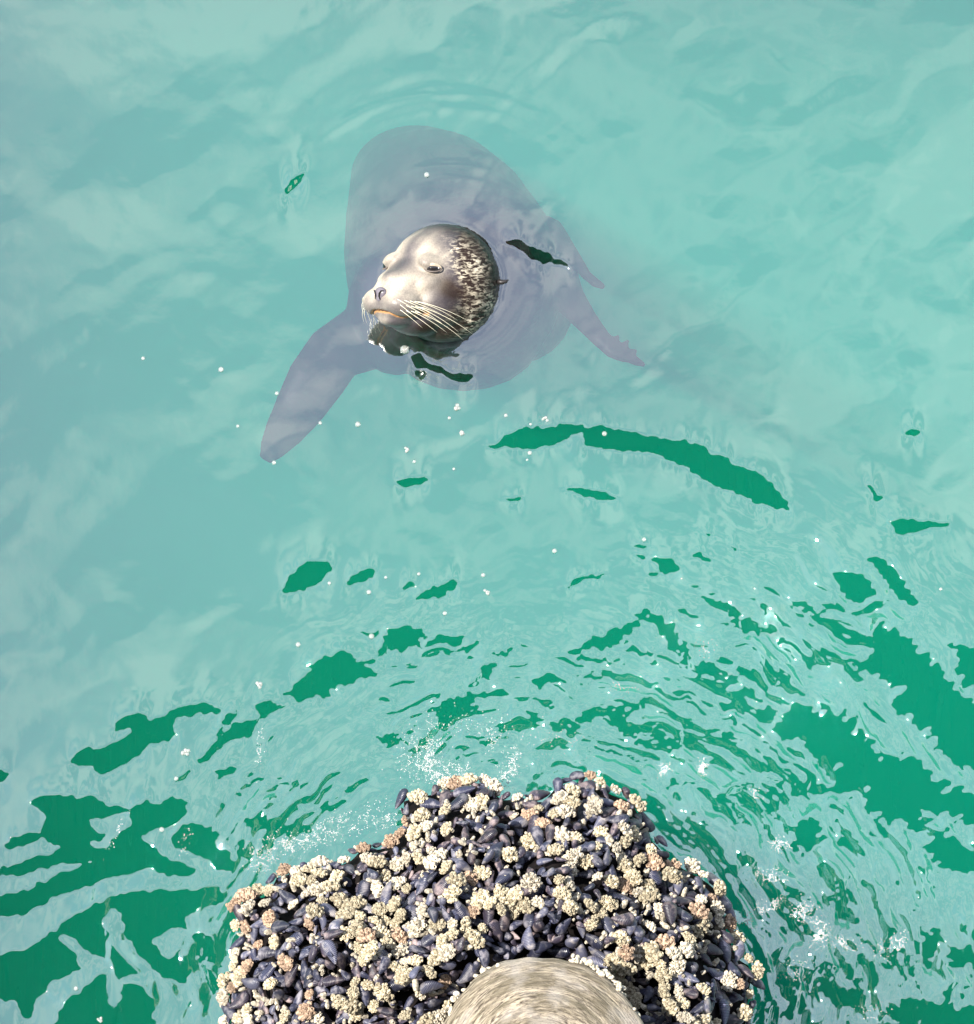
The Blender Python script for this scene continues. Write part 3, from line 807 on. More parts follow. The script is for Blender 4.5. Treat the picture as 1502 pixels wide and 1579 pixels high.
# ------------------------------------------------------------------ piling, mussels, barnacles
POST_C = at(838, 1628, 0.40)
POST_R = 0.150
OUTL = [(300, 1800), (335, 1690), (345, 1579), (340, 1530), (350, 1480), (360, 1440), (352, 1400), (365, 1378), (400, 1378), (415, 1345), (450, 1335), (490, 1330), (530, 1322), (545, 1305), (580, 1300), (612, 1282), (622, 1262), (610, 1245), (618, 1222), (650, 1215), (690, 1208), (730, 1200), (755, 1205), (772, 1222), (800, 1220), (840, 1225), (858, 1203), (880, 1192), (920, 1195), (945, 1212), (980, 1225), (990, 1245), (1000, 1275), (1025, 1300), (1040, 1320), (1080, 1340), (1112, 1360), (1120, 1390), (1130, 1430), (1145, 1470), (1172, 1490), (1165, 1530), (1160, 1579), (1150, 1680), (1120, 1800)]
CC = Vector((0, 0))
PC = (790.0, 1640.0)
def out_r(ang):
    """distance from PC to the outline in pixels along the angle"""
    d = (math.cos(ang), math.sin(ang))
    best = None
    for (a, b) in zip(OUTL, OUTL[1:] + OUTL[:1]):
        ex_, ey_ = b[0] - a[0], b[1] - a[1]
        dn = d[0] * ey_ - d[1] * ex_
        if abs(dn) < 1e-9: continue
        qx, qy = a[0] - PC[0], a[1] - PC[1]
        tt = (qx * ey_ - qy * ex_) / dn
        uu = (qx * d[1] - qy * d[0]) / dn
        if tt > 0 and -1e-6 <= uu <= 1 + 1e-6 and (best is None or tt > best): best = tt
    return best or 300.0
ORAD = [out_r(2 * math.pi * k / 720) for k in range(720)]
def col_f(px, py):
    a = math.atan2(py - PC[1], px - PC[0])
    k = a / (2 * math.pi) * 720 % 720
    r0 = ORAD[int(k) % 720]
    return math.hypot(px - PC[0], py - PC[1]) / r0
def col_z(px, py):
    """height of the mussel collar's surface seen at a pixel"""
    f = min(1.0, col_f(px, py))
    z = 0.05 + 0.27 * (1 - f ** 2.6) ** 0.8
    z += (0.045 * float(fbm(np.array(px / 75.0), np.array(py / 75.0), 91, 3)) + 0.03 * float(vnoise(np.array(px / 32.0), np.array(py / 32.0), 93))) * min(1, (1 - f) * 6)
    dp = math.hypot(px - 838, py - 1634)
    if dp < 215: z -= 0.09 * (1 - max(0, dp - 160) / 55.0) if dp > 160 else 0.09       # dark hollow round the post
    return z
def col_p(px, py, dz=0.0): return at(px, py, col_z(px, py) + dz)
def col_n(px, py):
    e = 6
    a = col_p(px + e, py) - col_p(px - e, py)
    b_ = col_p(px, py - e) - col_p(px, py + e)
    n_ = a.cross(b_).normalized()
    return n_ if n_.z > 0 else -n_

def shell_mat(name, dark, light, worn):
    m, t, out = newmat(name)
    b = N(t, 'ShaderNodeBsdfPrincipled')
    tc_ = N(t, 'ShaderNodeTexCoord'); oi = N(t, 'ShaderNodeObjectInfo')
    mp = N(t, 'ShaderNodeMapping'); mp.inputs['Location'].default_value = (0, 0.6, 0)
    t.links.new(tc_.outputs['Object'], mp.inputs['Vector'])
    wv = N(t, 'ShaderNodeTexWave', wave_type='RINGS', rings_direction='SPHERICAL', Scale=150.0, Distortion=2.5, Detail=2.0)
    mp2 = N(t, 'ShaderNodeMapping'); mp2.inputs['Location'].default_value = (0, -0.02, 0)
    t.links.new(tc_.outputs['Object'], mp2.inputs['Vector']); t.links.new(mp2.outputs['Vector'], wv.inputs['Vector'])
    ns = N(t, 'ShaderNodeTexNoise', Scale=70.0, Detail=4.0, noise_dimensions='4D')
    t.links.new(tc_.outputs['Object'], ns.inputs['Vector'])
    ml = N(t, 'ShaderNodeMath', operation='MULTIPLY'); ml.inputs[1].default_value = 40.0
    t.links.new(oi.outputs['Random'], ml.inputs[0]); t.links.new(ml.outputs[0], ns.inputs['W'])
    c = mixc(t, ramp(t, wv.outputs['Fac'], [(0.3, 0.0), (0.8, 1.0)]), dark, light)
    c = mixc(t, ramp(t, ns.outputs['Fac'], [(0.50, 0.0), (0.66, 1.0)]), c, worn)
    br = N(t, 'ShaderNodeMapRange'); br.inputs['To Min'].default_value = 0.65; br.inputs['To Max'].default_value = 1.5
    t.links.new(oi.outputs['Random'], br.inputs['Value'])
    c = mixc(t, 1.0, c, br.outputs['Result'], 'MULTIPLY')
    t.links.new(c, b.inputs['Base Color'])
    t.links.new(ramp(t, ns.outputs['Fac'], [(0.3, 0.28), (0.7, 0.55)]), b.inputs['Roughness'])
    bp = N(t, 'ShaderNodeBump', Strength=0.5, Distance=0.001)
    t.links.new(wv.outputs['Fac'], bp.inputs['Height']); t.links.new(bp.outputs['Normal'], b.inputs['Normal'])
    t.links.new(b.outputs[0], out.inputs[0])
    return m
MUS = [shell_mat('mussel_blue', (0.011, 0.012, 0.024), (0.030, 0.032, 0.060), (0.15, 0.14, 0.16)),
       shell_mat('mussel_purple', (0.012, 0.010, 0.018), (0.042, 0.034, 0.050), (0.17, 0.13, 0.13)),
       shell_mat('mussel_grey', (0.036, 0.038, 0.062), (0.085, 0.086, 0.13), (0.22, 0.20, 0.20))]

def mussel_mesh(rs):
    r_ = random.Random(rs)
    Ln, wd, th = 1.0, r_.uniform(0.64, 0.78), r_.uniform(0.42, 0.54)
    nu, nv = 16, 18
    bend = r_.uniform(-0.08, 0.12)
    vs, fs = [], []
    for i in range(nu + 1):
        u = 0.5 - 0.5 * math.cos(math.pi * i / nu)
        w = (u ** 0.60) * ((1 - u) ** 0.36) * 1.25 * (0.75 + 0.4 * u)
        for j in range(nv):
            a = 2 * math.pi * j / nv
            c_, s_ = math.cos(a), math.sin(a)
            x_ = wd * 0.55 * w * math.copysign(abs(c_) ** 1.0, c_) + bend * math.sin(math.pi * u)
            z_ = th * 0.55 * w * math.copysign(abs(s_) ** 0.85, s_) * (1 - 0.22 * abs(c_) ** 6)
            g_ = 1 + 0.018 * math.sin(u * 46 + 2 * c_)
            vs.append(((x_ * g_), (u - 0.5) * Ln, z_ * g_))
    for i in range(nu):
        for j in range(nv):
            a, b = i * nv + j, i * nv + (j + 1) % nv
            fs.append((a, b, b + nv, a + nv))
    me = mesh_from(vs, fs, 'mussel_shell')
    bm = bmesh.new(); bm.from_mesh(me); bmesh.ops.remove_doubles(bm, verts=bm.verts, dist=1e-4); bm.to_mesh(me); bm.free()
    me.transform(Matrix.Scale(0.001 * 40, 4))
    return me

def barnacle_mesh(rs):
    """a knot of little ribbed volcano shells"""
    r_ = random.Random(rs)
    mb = MB()
    nb_ = r_.randint(18, 30)
    el = (r_.uniform(0.011, 0.016), r_.uniform(0.008, 0.012), r_.uniform(0.005, 0.008))
    mb.ellipsoid((0, 0, 0), (el[0] * 0.85, el[1] * 0.85, el[2] * 0.85), nu=10, nv=6)
    pts = []
    tries = 0
    while len(pts) < nb_ and tries < 900:
        tries += 1
        th, cz = r_.uniform(0, 2 * math.pi), r_.uniform(-0.1, 1)
        s_ = math.sqrt(1 - cz * cz)
        d = Vector((s_ * math.cos(th), s_ * math.sin(th), cz))
        p = Vector((d.x * el[0], d.y * el[1], d.z * el[2]))
        ra = r_.uniform(0.0018, 0.0040)
        if any((p - q).length < (ra + rb) * 0.72 for q, rb in pts): continue
        pts.append((p, ra))
        nrm = Vector((p.x / el[0] ** 2, p.y / el[1] ** 2, p.z / el[2] ** 2)).normalized()
        nrm = (nrm + Vector((r_.uniform(-.3, .3), r_.uniform(-.3, .3), 0.3))).normalized()
        s1 = nrm.orthogonal().normalized(); s2 = nrm.cross(s1)
        k = 10
        h = ra * r_.uniform(0.7, 1.3)
        prof = [(1.0, -0.9), (0.98, 0.15), (0.78, 0.65), (0.55, 1.0), (0.42, 0.92), (0.32, -0.1), (0.02, -0.5)]
        vs, fs = [], []
        for (rf, hf) in prof:
            for q in range(k):
                a = 2 * math.pi * q / k
                rib = 1 + (0.10 if q % 2 else -0.08) * (1 if rf > 0.5 else 0.3)
                vs.append(p + (s1 * math.cos(a) + s2 * math.sin(a)) * ra * rf * rib + nrm * h * hf)
        for i in range(len(prof) - 1):
            for q in range(k):
                a, b = i * k + q, i * k + (q + 1) % k
                fs.append((a, b, b + k, a + k))
        mb.add(vs, fs)
    return mb.mesh('barnacle_clump')

def barnacle_mat(name, lo, hi):
    m, t, out = newmat(name)
    b = N(t, 'ShaderNodeBsdfPrincipled', Roughness=0.8)
    tc_ = N(t, 'ShaderNodeTexCoord'); oi = N(t, 'ShaderNodeObjectInfo')
    ns = N(t, 'ShaderNodeTexNoise', Scale=260.0, Detail=4.0, Roughness=0.65)
    t.links.new(tc_.outputs['Object'], ns.inputs['Vector'])
    c = ramp(t, ns.outputs['Fac'], [(0.36, tuple(k * 0.55 for k in lo)), (0.60, hi)])
    br = N(t, 'ShaderNodeMapRange'); br.inputs['To Min'].default_value = 0.72; br.inputs['To Max'].default_value = 1.2
    t.links.new(oi.outputs['Random'], br.inputs['Value'])
    c = mixc(t, 1.0, c, br.outputs['Result'], 'MULTIPLY')
    t.links.new(c, b.inputs['Base Color'])
    bp = N(t, 'ShaderNodeBump', Strength=0.4, Distance=0.0006)
    n2 = N(t, 'ShaderNodeTexNoise', Scale=900.0); t.links.new(tc_.outputs['Object'], n2.inputs['Vector'])
    t.links.new(n2.outputs['Fac'], bp.inputs['Height']); t.links.new(bp.outputs['Normal'], b.inputs['Normal'])
    t.links.new(b.outputs[0], out.inputs[0])
    return m
BAR = [barnacle_mat('barnacle_cream', (0.24, 0.19, 0.115), (0.50, 0.435, 0.31)),
       barnacle_mat('barnacle_white', (0.30, 0.25, 0.18), (0.57, 0.51, 0.41)),
       barnacle_mat('barnacle_rose', (0.20, 0.125, 0.085), (0.42, 0.30, 0.21))]

def build_bed():
    """the dark mass of byssus and small shells under the big ones"""
    m, t, out = newmat('byssus')
    b = N(t, 'ShaderNodeBsdfPrincipled', Roughness=0.95)
    b.inputs['Specular IOR Level'].default_value = 0.1
    tc_ = N(t, 'ShaderNodeTexCoord'); ns = N(t, 'ShaderNodeTexNoise', Scale=60.0, Detail=5.0)
    t.links.new(tc_.outputs['Object'], ns.inputs['Vector'])
    t.links.new(ramp(t, ns.outputs['Fac'], [(0.35, (0.003, 0.003, 0.003)), (0.7, (0.014, 0.010, 0.010))]), b.inputs['Base Color'])
    t.links.new(b.outputs[0], out.inputs[0])
    mb = MB()
    na, nr = 160, 26
    rings = []
    for i in range(nr + 1):
        f = 0.22 + 0.75 * i / nr
        row = []
        for k in range(na):
            a = 2 * math.pi * k / na
            r0 = ORAD[int(k * 720 / na)] * f
            x_, y_ = PC[0] + math.cos(a) * r0, PC[1] + math.sin(a) * r0
            row.append(col_p(x_, y_, -0.040))
        rings.append(row)
    for dz, sc_ in ((-0.06, 0.99), (-0.25, 0.9), (-0.8, 0.55)):          # down into the water
        row = []
        for k in range(na):
            p = rings[nr][k]; c_ = at(PC[0], PC[1], p.z)
            q = c_ + (p - c_) * sc_
            row.append(Vector((q.x, q.y, dz)))
        rings.append(row)
    vs = [v for r_ in rings for v in r_]
    fs = []
    for i in range(len(rings) - 1):
        for k in range(na):
            a, b2 = i * na + k, i * na + (k + 1) % na
            fs.append((a, b2, b2 + na, a + na))
    mb.add(vs, fs)
    base_n = len(fs)
    r_ = random.Random(3)
    small = [mussel_mesh(900 + k) for k in range(2)]
    cnt = 0
    while cnt < 1250:
        x_, y_ = r_.uniform(320, 1190), r_.uniform(1190, 1640)
        f = col_f(x_, y_)
        if f > 0.985 or math.hypot(x_ - 838, y_ - 1634) < 165: continue
        cnt += 1
        src = small[cnt % 2]
        n_ = col_n(x_, y_)
        d = Vector((r_.gauss(0, 1), r_.gauss(0, 1), r_.gauss(0, 1))); d = (d - n_ * d.dot(n_) * 0.5).normalized()
        s1 = n_.cross(d).normalized(); n2 = d.cross(s1)
        M = Matrix((s1, d, n2)).transposed().to_4x4() * 1
        sc_ = r_.uniform(0.34, 0.66)
        MM = Matrix.Translation(col_p(x_, y_, r_.uniform(-0.032, -0.006))) @ M @ Matrix.Scale(sc_, 4)
        mb.add([MM @ v.co for v in src.vertices], [tuple(p.vertices) for p in src.polygons])
    me = mb.mesh('mussel_bed')
    o = link('mussel_bed', me, m)
    me.materials.append(MUS[1]); me.materials.append(MUS[0])
    mi = np.zeros(len(me.polygons), dtype=np.int32)
    per = len(small[0].polygons)
    for k in range(cnt):
        mi[base_n + k * per: base_n + (k + 1) * per] = 1 + (k % 2)
    me.polygons.foreach_set('material_index', mi)
    tag(o, 'dark crowded mass of small mussels and byssus under the big shells on the piling', 'mussel bed', kind='stuff')
build_bed()

def build_small_barnacles():
    r_ = random.Random(8)
    mb = MB()
    for k in range(2300):
        x_, y_ = r_.uniform(330, 1185), r_.uniform(1195, 1625)
        f = col_f(x_, y_); dp = math.hypot(x_ - 838, y_ - 1634)
        if f > 0.99 or dp < 172 or (dp < 215 and 745 < x_ < 905): continue
        if float(fbm(np.array(x_ / 22.0), np.array(y_ / 22.0), 99, 2)) < 0.02: continue
        n_ = (col_n(x_, y_) + Vector((r_.uniform(-.5, .5), r_.uniform(-.5, .5), 0))).normalized()
        s1 = n_.orthogonal().normalized(); s2 = n_.cross(s1)
        p = col_p(x_, y_, r_.uniform(-0.012, 0.010))
        ra = r_.uniform(0.0020, 0.0042); h = ra * r_.uniform(1.0, 2.0); kk = 8
        vs, fs = [], []
        prof = [(1.0, -1.2), (0.98, 0.1), (0.76, 0.65), (0.54, 1.0), (0.34, 0.9), (0.2, 0.4), (0.02, 0.3)]
        for (rf, hf) in prof:
            for q in range(kk):
                a = 2 * math.pi * q / kk
                vs.append(p + (s1 * math.cos(a) + s2 * math.sin(a)) * ra * rf * (1.08 if q % 2 else 0.93) + n_ * h * hf)
        for i in range(len(prof) - 1):
            for q in range(kk):
                a, b = i * kk + q, i * kk + (q + 1) % kk
                fs.append((a, b, b + kk, a + kk))
        mb.add(vs, fs)
    tag(link('small_barnacles', mb.mesh(), BAR[1], smooth=False), 'pale single barnacles sprinkled over the mussels on the piling', 'barnacles', kind='stuff')
build_small_barnacles()

def where(px, py):
    if math.hypot(px - 838, py - 1634) < 215: return 'close beside the bare wooden post top'
    f = col_f(px, py)
    if f > 0.84:
        if px < 470: return 'on the left rim of the growth, by green water'
        if px < 640: return 'on the upper left rim, below white foam'
        if px < 850: return 'on the top rim, where foam washes up'
        if px < 1010: return 'on the dark knob jutting from the top rim'
        return 'on the right rim, beside rippled water'
    if px < 560: return 'in the left part of the piling growth'
    if px < 760: return 'in the middle, left of the post'
    if px < 960: return 'in the middle, above the post'
    return 'in the right part of the piling growth'

def scatter():
    mus = [[mussel_mesh(10 + k) for k in range(4)] for c_ in range(3)]
    for c_ in range(3):
        for me in mus[c_]:
            me.materials.append(MUS[c_]); me.polygons.foreach_set('use_smooth', np.ones(len(me.polygons), dtype=bool))
    bar = [[barnacle_mesh(50 + 7 * k + c_) for k in range(5)] for c_ in range(3)]
    for c_ in range(3):
        for me in bar[c_]: me.materials.append(BAR[c_])
    r_ = random.Random(11)
    pts = []
    tries = 0
    while tries < 60000 and len(pts) < 900:
        tries += 1
        x_, y_ = r_.uniform(325, 1190), r_.uniform(1188, 1612)
        f = col_f(x_, y_)
        if f > 1.0: continue
        dp = math.hypot(x_ - 838, y_ - 1634)
        if dp < 168: continue
        if dp < 200 and 740 < x_ < 900 and r_.random() < 0.7: continue
        md = 16.5
        if any((x_ - q[0]) ** 2 + (y_ - q[1]) ** 2 < md * md for q in pts): continue
        pts.append((x_, y_, f, dp))
    r_.shuffle(pts)
    nm = nbn = 0
    spots = {}
    for (x_, y_, f, dp) in pts:
        clump = float(fbm(np.array(x_ / 75.0), np.array(y_ / 75.0), 95, 2))
        is_bar = r_.random() < 0.50 + 0.40 * clump and not (dp < 225 and 745 < x_ < 905)
        n_ = col_n(x_, y_)
        n_ = (n_ + Vector((r_.uniform(-.35, .35), r_.uniform(-.35, .35), 0.1))).normalized()
        w_ = where(x_, y_)
        if is_bar and nbn < 298:
            q = r_.random()
            c_ = 2 if (q < 0.30 and (x_ < 520 or f > 0.9) or q < 0.07) else (1 if q > 0.72 else 0)
            look = ('cream', 'whitish', 'brownish')[c_]
            o = bpy.data.objects.new('barnacle_clump', bar[c_][r_.randrange(5)])
            C.objects.link(o)
            s1 = n_.orthogonal().normalized(); s1 = Matrix.Rotation(r_.uniform(0, 6.28), 3, n_) @ s1
            M = Matrix((s1, n_.cross(s1), n_)).transposed()
            s_ = r_.uniform(0.6, 1.2)
            o.matrix_world = Matrix.LocRotScale(col_p(x_, y_, r_.uniform(0.004, 0.016)), M.to_quaternion(), Vector((s_, s_, s_ * 1.1)))
            size = 'small' if s_ < 0.9 else 'large'
            lab = f'{size} {look} barnacle clump {w_}'
            tag(o, lab, 'barnacles', lab)
            nbn += 1
        elif nm < 298:
            q = r_.random()
            c_ = 2 if q < 0.26 else (1 if q < 0.58 else 0)
            look = ('blue black', 'purplish brown', 'pale grey blue')[c_]
            o = bpy.data.objects.new('mussel', mus[c_][r_.randrange(4)])
            C.objects.link(o)
            d = Vector((r_.gauss(0, 1), r_.gauss(0, 1), r_.gauss(0, 0.5)))
            d = (d - n_ * d.dot(n_) * r_.uniform(0.45, 1.0)).normalized()
            s1 = d.cross(n_).normalized(); n2 = s1.cross(d).normalized()
            M = Matrix((s1, d, n2)).transposed()
            s_ = r_.uniform(0.48, 1.05)
            o.matrix_world = Matrix.LocRotScale(col_p(x_, y_, r_.gauss(0.0, 0.009)), M.to_quaternion(), Vector((s_, s_, s_)))
            size = 'small' if s_ < 0.76 else 'large'
            lab = f'{size} {look} mussel {w_}'
            tag(o, lab, 'mussel', lab)
            nm += 1
    print('mussels', nm, 'barnacles', nbn, 'of', len(pts))
scatter()

def build_post():
    root = empty('timber_piling', (POST_C.x, POST_C.y, 0))
    tag(root, 'round weathered timber piling with a worn ringed top, mussels crowding around it', 'piling')
    m, t, out = newmat('weathered_end_grain')
    b = N(t, 'ShaderNodeBsdfPrincipled', Roughness=0.75)
    tc_ = N(t, 'ShaderNodeTexCoord')
    # streaks that follow the rings
    sx_ = N(t, 'ShaderNodeSeparateXYZ'); t.links.new(tc_.outputs['Object'], sx_.inputs[0])
    r2 = N(t, 'ShaderNodeVectorMath', operation='LENGTH')
    oy = N(t, 'ShaderNodeMath', operation='ADD'); oy.inputs[1].default_value = 0.045; t.links.new(sx_.outputs['Y'], oy.inputs[0])    # the pith sits off centre
    cb = N(t, 'ShaderNodeCombineXYZ'); t.links.new(sx_.outputs['X'], cb.inputs['X']); t.links.new(oy.outputs[0], cb.inputs['Y'])
    t.links.new(cb.outputs[0], r2.inputs[0])
    an = N(t, 'ShaderNodeMath', operation='ARCTAN2'); t.links.new(oy.outputs[0], an.inputs[0]); t.links.new(sx_.outputs['X'], an.inputs[1])
    am = N(t, 'ShaderNodeMath', operation='MULTIPLY'); am.inputs[1].default_value = 0.030; t.links.new(an.outputs[0], am.inputs[0])
    zz = N(t, 'ShaderNodeMath', operation='MULTIPLY'); zz.inputs[1].default_value = -1.0; t.links.new(sx_.outputs['Z'], zz.inputs[0])
    ra = N(t, 'ShaderNodeMath', operation='ADD'); t.links.new(r2.outputs['Value'], ra.inputs[0]); t.links.new(zz.outputs[0], ra.inputs[1])
    c2 = N(t, 'ShaderNodeCombineXYZ'); t.links.new(ra.outputs[0], c2.inputs['X']); t.links.new(am.outputs[0], c2.inputs['Y'])
    ns = N(t, 'ShaderNodeTexNoise', Scale=230.0, Detail=8.0, Roughness=0.70, Distortion=0.5); t.links.new(c2.outputs[0], ns.inputs['Vector'])
    nb = N(t, 'ShaderNodeTexNoise', Scale=45.0, Detail=4.0, Distortion=0.8); t.links.new(c2.outputs[0], nb.inputs['Vector'])
    nl = N(t, 'ShaderNodeTexNoise', Scale=22.0, Detail=5.0); t.links.new(tc_.outputs['Object'], nl.inputs['Vector'])
    c = ramp(t, ns.outputs['Fac'], [(0.39, (0.050, 0.034, 0.022)), (0.475, (0.22, 0.18, 0.135)), (0.57, (0.46, 0.385, 0.285))])
    c = mixc(t, ramp(t, nb.outputs['Fac'], [(0.40, 0.75), (0.58, 0.0)]), c, (0.11, 0.090, 0.055))
    c = mixc(t, ramp(t, nl.outputs['Fac'], [(0.5, 0.0), (0.68, 0.6)]), c, (0.40, 0.36, 0.32))
    t.links.new(c, b.inputs['Base Color'])
    bp = N(t, 'ShaderNodeBump', Strength=1.0, Distance=0.007); t.links.new(ns.outputs['Fac'], bp.inputs['Height']); t.links.new(bp.outputs['Normal'], b.inputs['Normal'])
    t.links.new(b.outputs[0], out.inputs[0])
    mb = MB()
    na = 120
    prof = [(0.0, 0.062)] + [(f, 0.062 * (1 - f ** 2.4)) for f in (0.1, 0.2, 0.3, 0.4, 0.5, 0.6, 0.7, 0.78, 0.85, 0.9, 0.94, 0.97, 1.0)] + [(1.012, -0.012), (1.016, -0.03), (1.016, -0.2), (1.016, -1.2), (1.016, -5.4)]
    vs, fs = [], []
    for (f, h) in prof:
        for k in range(na):
            a = 2 * math.pi * k / na
            wob = 1 + 0.018 * math.sin(3 * a + 1) + 0.010 * math.sin(7 * a) + (0.006 * math.sin(23 * a) if f > 0.9 else 0)
            zz_ = h + (0.003 * math.sin(f * 40 + 2 * math.sin(a)) if 0.05 < f < 0.95 else 0)
            vs.append((math.cos(a) * f * POST_R * wob, math.sin(a) * f * POST_R * wob, POST_C.z + zz_ - 0.03))
    for i in range(len(prof) - 1):
        for k in range(na):
            a, b2 = i * na + k, i * na + (k + 1) % na
            fs.append((a, b2, b2 + na, a + na))
    mb.add(vs, fs)
    me = mb.mesh()
    bm = bmesh.new(); bm.from_mesh(me); bmesh.ops.remove_doubles(bm, verts=bm.verts, dist=1e-5); bm.to_mesh(me); bm.free()
    link('post', me, m, root)
    # pale barnacle crust round the rim
    r_ = random.Random(4)
    mc = MB()
    for k in range(420):
        a = r_.uniform(-0.35, 3.3)
        if float(vnoise(np.array(a * 5.0), np.array(0.5), 98)) < r_.uniform(-0.35, 0.45): continue
        if 1.75 < a < 2.3 and r_.random() < 0.85: continue
        if a > 2.3 and r_.random() < 0.35: continue
        rr_ = POST_R * r_.uniform(0.985, 1.05)
        zc = POST_C.z - 0.03 + r_.uniform(-0.022, 0.004)
        p = Vector((POST_C.x + math.cos(a) * rr_, POST_C.y + math.sin(a) * rr_, zc))
        mc.ellipsoid(p, (r_.uniform(0.0018, 0.0058), r_.uniform(0.0018, 0.0058), r_.uniform(0.002, 0.0045)), nu=8, nv=6)
    tag(link('rim_barnacles', mc.mesh(), BAR[1]), 'thin pale crust of tiny barnacles along the rim of the piling top', 'barnacles', kind='stuff')
build_post()

# ------------------------------------------------------------------ foam and bubbles
def bubble_mat(name, body, alpha):
    m, t, out = newmat(name)
    d = N(t, 'ShaderNodeBsdfDiffuse'); d.inputs['Color'].default_value = (*body, 1)
    g = N(t, 'ShaderNodeBsdfGlossy', Roughness=0.12)
    tr = N(t, 'ShaderNodeBsdfTransparent')
    lw = N(t, 'ShaderNodeLayerWeight', Blend=0.35)
    a = N(t, 'ShaderNodeMixShader', Fac=alpha) if False else t.nodes.new('ShaderNodeMixShader')
    a.inputs[0].default_value = alpha
    t.links.new(tr.outputs[0], a.inputs[1]); t.links.new(d.outputs[0], a.inputs[2])
    m2 = t.nodes.new('ShaderNodeMixShader')
    t.links.new(lw.outputs['Facing'], m2.inputs[0])
    t.links.new(a.outputs[0], m2.inputs[1]); t.links.new(g.outputs[0], m2.inputs[2])
    t.links.new(m2.outputs[0], out.inputs[0])
    return m
BUB = bubble_mat('bubble_film', (0.50, 0.50, 0.47), 0.30)
FOAM = bubble_mat('foam_film', (0.60, 0.62, 0.62), 0.5)

def build_foam():
    r_ = random.Random(21)
    mb = MB()
    spots = [(650, 1165, 36, 40, 0.2, 330), (690, 1190, 40, 18, 0, 160), (785, 1185, 14, 38, 0.35, 150), (760, 1130, 22, 30, 0.5, 70),
             (450, 1300, 60, 20, -0.25, 300), (540, 1270, 60, 20, -0.2, 200), (590, 1255, 30, 22, 0, 80), (395, 1325, 26, 20, 0, 110),
             (1205, 1300, 16, 12, 0, 130), (1186, 1352, 22, 13, 0.2, 160), (1240, 1405, 26, 16, 0.5, 220), (1262, 1440, 15, 22, 0, 170), (1190, 1395, 26, 10, -0.3, 90),
             (1375, 1458, 24, 12, -0.5, 150), (1300, 1455, 26, 10, 0.2, 90), (1140, 1420, 18, 16, 0, 90), (1022, 1186, 11, 11, 0, 70), (1084, 1178, 8, 16, 0, 80),
             (1165, 1222, 14, 8, 0, 40), (1230, 1500, 30, 20, 0.3, 80), (1350, 1560, 26, 14, 0, 70), (960, 1060, 22, 12, 0, 30), (1085, 1000, 14, 16, 0, 40),
             (700, 1120, 60, 30, 0, 90), (855, 1140, 60, 30, 0, 40), (480, 1340, 26, 10, 0, 60), (285, 1300, 8, 20, 0.4, 20), (400, 1150, 8, 40, 0.1, 30), (180, 1290, 6, 40, 0.5, 26)]
    ico = bmesh.new(); bmesh.ops.create_icosphere(ico, subdivisions=1, radius=1.0)
    iv = np.array([v.co[:] for v in ico.verts]); fi = np.array([[v.index for v in f.verts] for f in ico.faces]); ico.free()
    g_ = np.random.default_rng(21)
    P3, RA = [], []
    for (cx, cy_, sx, sy, rot, cnt) in spots:
        k = cnt * 9
        a, b = g_.normal(0, 0.5, k) * sx, g_.normal(0, 0.5, k) * sy
        x_ = cx + a * math.cos(rot) - b * math.sin(rot); y_ = cy_ + a * math.sin(rot) + b * math.cos(rot)
        lace = np.abs(fbm(x_ / 13.0, y_ / 13.0, 97, 3))                     # films gather along thin lines
        keep = g_.uniform(0, 1, k) < np.exp(-(lace / 0.10) ** 2) + 0.06
        for X, Y in zip(x_[keep], y_[keep]):
            p = at(X, Y, 0)
            rad = g_.choice((0.00035, 0.00045, 0.0006, 0.0008, 0.0011))
            P3.append((p.x, p.y, water_z(p.x, p.y) + rad * 0.25)); RA.append(rad)
    P3, RA = np.array(P3), np.array(RA)
    V = (P3[:, None, :] + iv[None] * RA[:, None, None]).reshape(-1, 3)
    F = (fi[None] + (np.arange(len(P3)) * len(iv))[:, None, None]).reshape(-1, 3)
    me = bpy.data.meshes.new('sea_foam')
    me.from_pydata(V.tolist(), [], F.tolist()); me.update()
    o = link('sea_foam', me, FOAM)
    tag(o, 'white flecks of foam floating on the churned water around the piling', 'foam', kind='stuff')
build_foam()

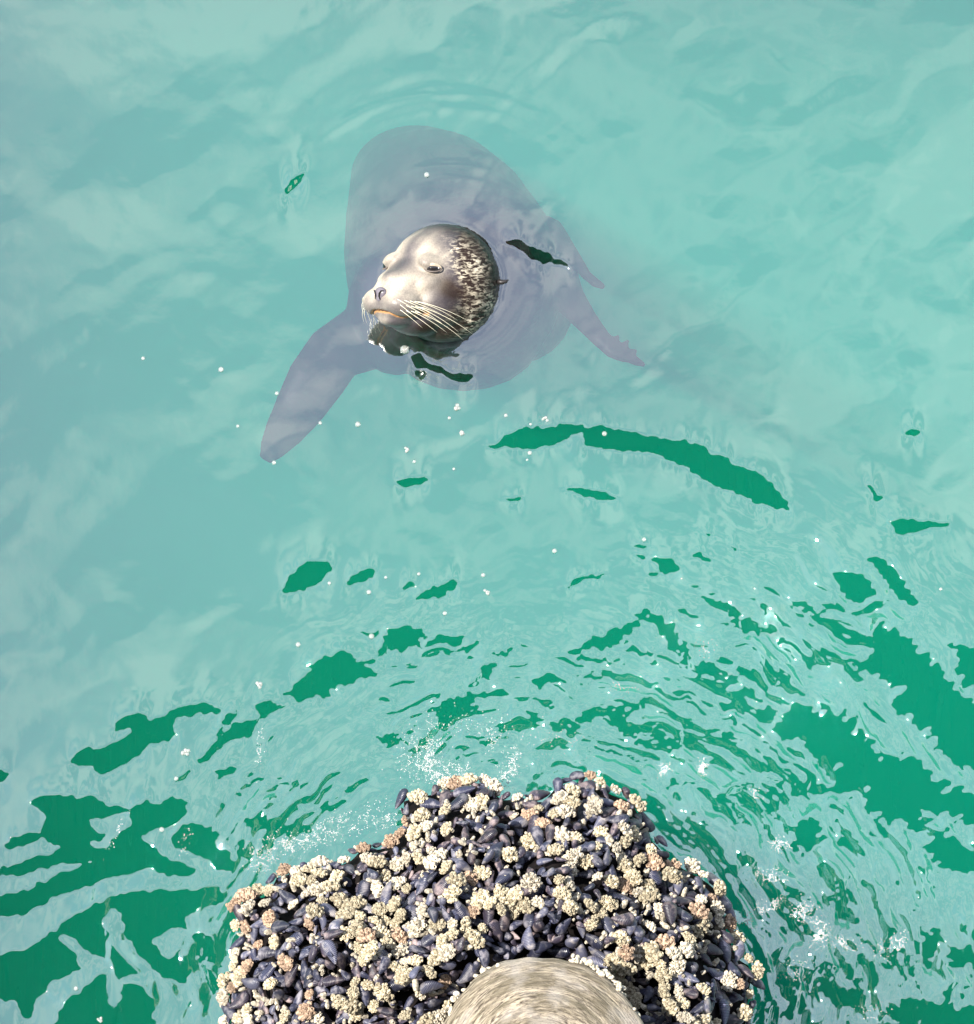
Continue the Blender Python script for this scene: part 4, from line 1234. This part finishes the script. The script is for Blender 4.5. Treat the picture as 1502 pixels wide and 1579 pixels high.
BUBBLES = [
    (706, 629, 7.5, 'largest white bubble cluster, alone on pale water just below the sea lion chest'),
    (712, 668, 6, 'bright bubble cluster below the largest cluster under the sea lion chest'),
    (693, 645, 3.2, 'small bubble just left of the largest cluster below the sea lion'),
    (841, 648, 7, 'white bubble cluster just above the long green wave streak'),
    (780, 642, 3.6, 'small bubble between the two big clusters below the sea lion'),
    (818, 657, 2.8, 'tiny bubble left of the cluster above the long green streak'),
    (627, 695, 6, 'white bubble cluster left of the long green streak'),
    (639, 713, 3.2, 'small bubble just under the cluster left of the long green streak'),
    (817, 697, 4.2, 'bubble at the lower edge of the long green streak'),
    (813, 708, 2.4, 'tiny bubble under the one at the green streak lower edge'),
    (932, 670, 4.6, 'lone bubble lying on the long green wave streak'),
    (552, 655, 5, 'bubble below the gap between large flipper and chest'),
    (494, 653, 3.4, 'small bubble beside the lower edge of the large flipper'),
    (423, 715, 4, 'small bubble at the tip of the large flipper'),
    (367, 658, 3.2, 'tiny bubble on open water left of the large flipper tip'),
    (427, 607, 3.8, 'small bubble beside the outer edge of the large flipper'),
    (341, 570, 5, 'bubble on open water well left of the large flipper'),
    (221, 553, 3.6, 'leftmost small bubble on the pale open water level with the sea lion'),
    (658, 269, 5, 'bubble over the submerged back of the sea lion above its head'),
    (624, 540, 8, 'round clear bubble floating under the chin of the sea lion'),
    (700, 724, 2.8, 'tiny bubble on pale water between two small green patches'),
    (401, 1057, 7, 'white bubble cluster left of the star shaped green patch'),
    (460, 995, 4.6, 'bubble above the star shaped green patch'),
    (573, 982, 5, 'clear bubble right above the star shaped green patch, beside a small one'),
    (287, 1162, 7.5, 'white bubble cluster below the hooked green patch on the left'),
    (745, 888, 4, 'small bubble above a pair on pale water at the centre'),
    (750, 914, 6, 'white bubble cluster on pale water at the centre, over a green fleck'),
    (569, 914, 4.4, 'bubble under the small ragged green patch'),
    (508, 900, 3.4, 'small bubble at the corner of the rounded green patch'),
    (686, 947, 4, 'lone bubble on pale water below the row of green flecks'),
    (855, 850, 4.4, 'bubble on pale water with thin cloud reflection at the centre'),
    (993, 833, 4, 'bubble above the scattered green flecks right of centre'),
    (153, 1570, 7, 'bubble on dark green water at the lower left corner'),
    (117, 1524, 4, 'small bubble above the one at the lower left corner'),
    (1449, 912, 3, 'tiny bubble on grey water near the right edge'),
    (646, 887, 3.2, 'small bubble above the row of green flecks'),
    (595, 892, 3, 'tiny bubble right of the small ragged green patch'),
    (250, 1281, 4.5, 'small bubble on the big dark green water left of the mussels'),
    (273, 1204, 4, 'small bubble at the top edge of the big dark green water'),
]
def build_bubbles():
    r_ = random.Random(33)
    for (px, py, rad, lab) in BUBBLES:
        R_ = rad * 0.00092
        p = at(px, py, 0.0)
        z_ = water_z(p.x, p.y)
        mb = MB()
        if rad >= 5.5 and px != 624:
            for k in range(7):
                a = r_.uniform(0, 6.28); d = R_ * r_.uniform(0.2, 0.75); q = R_ * r_.uniform(0.32, 0.55)
                mb.ellipsoid((math.cos(a) * d, math.sin(a) * d, q * 0.3), (q, q, q * 0.85), nu=14, nv=9)
        else:
            mb.ellipsoid((0, 0, R_ * 0.25), (R_, R_, R_ * 0.8), nu=18, nv=12)
        o = link('air_bubble', mb.mesh(), BUB)
        o.location = (p.x, p.y, z_)
        tag(o, lab, 'bubble', 'air bubbles on the water')
build_bubbles()
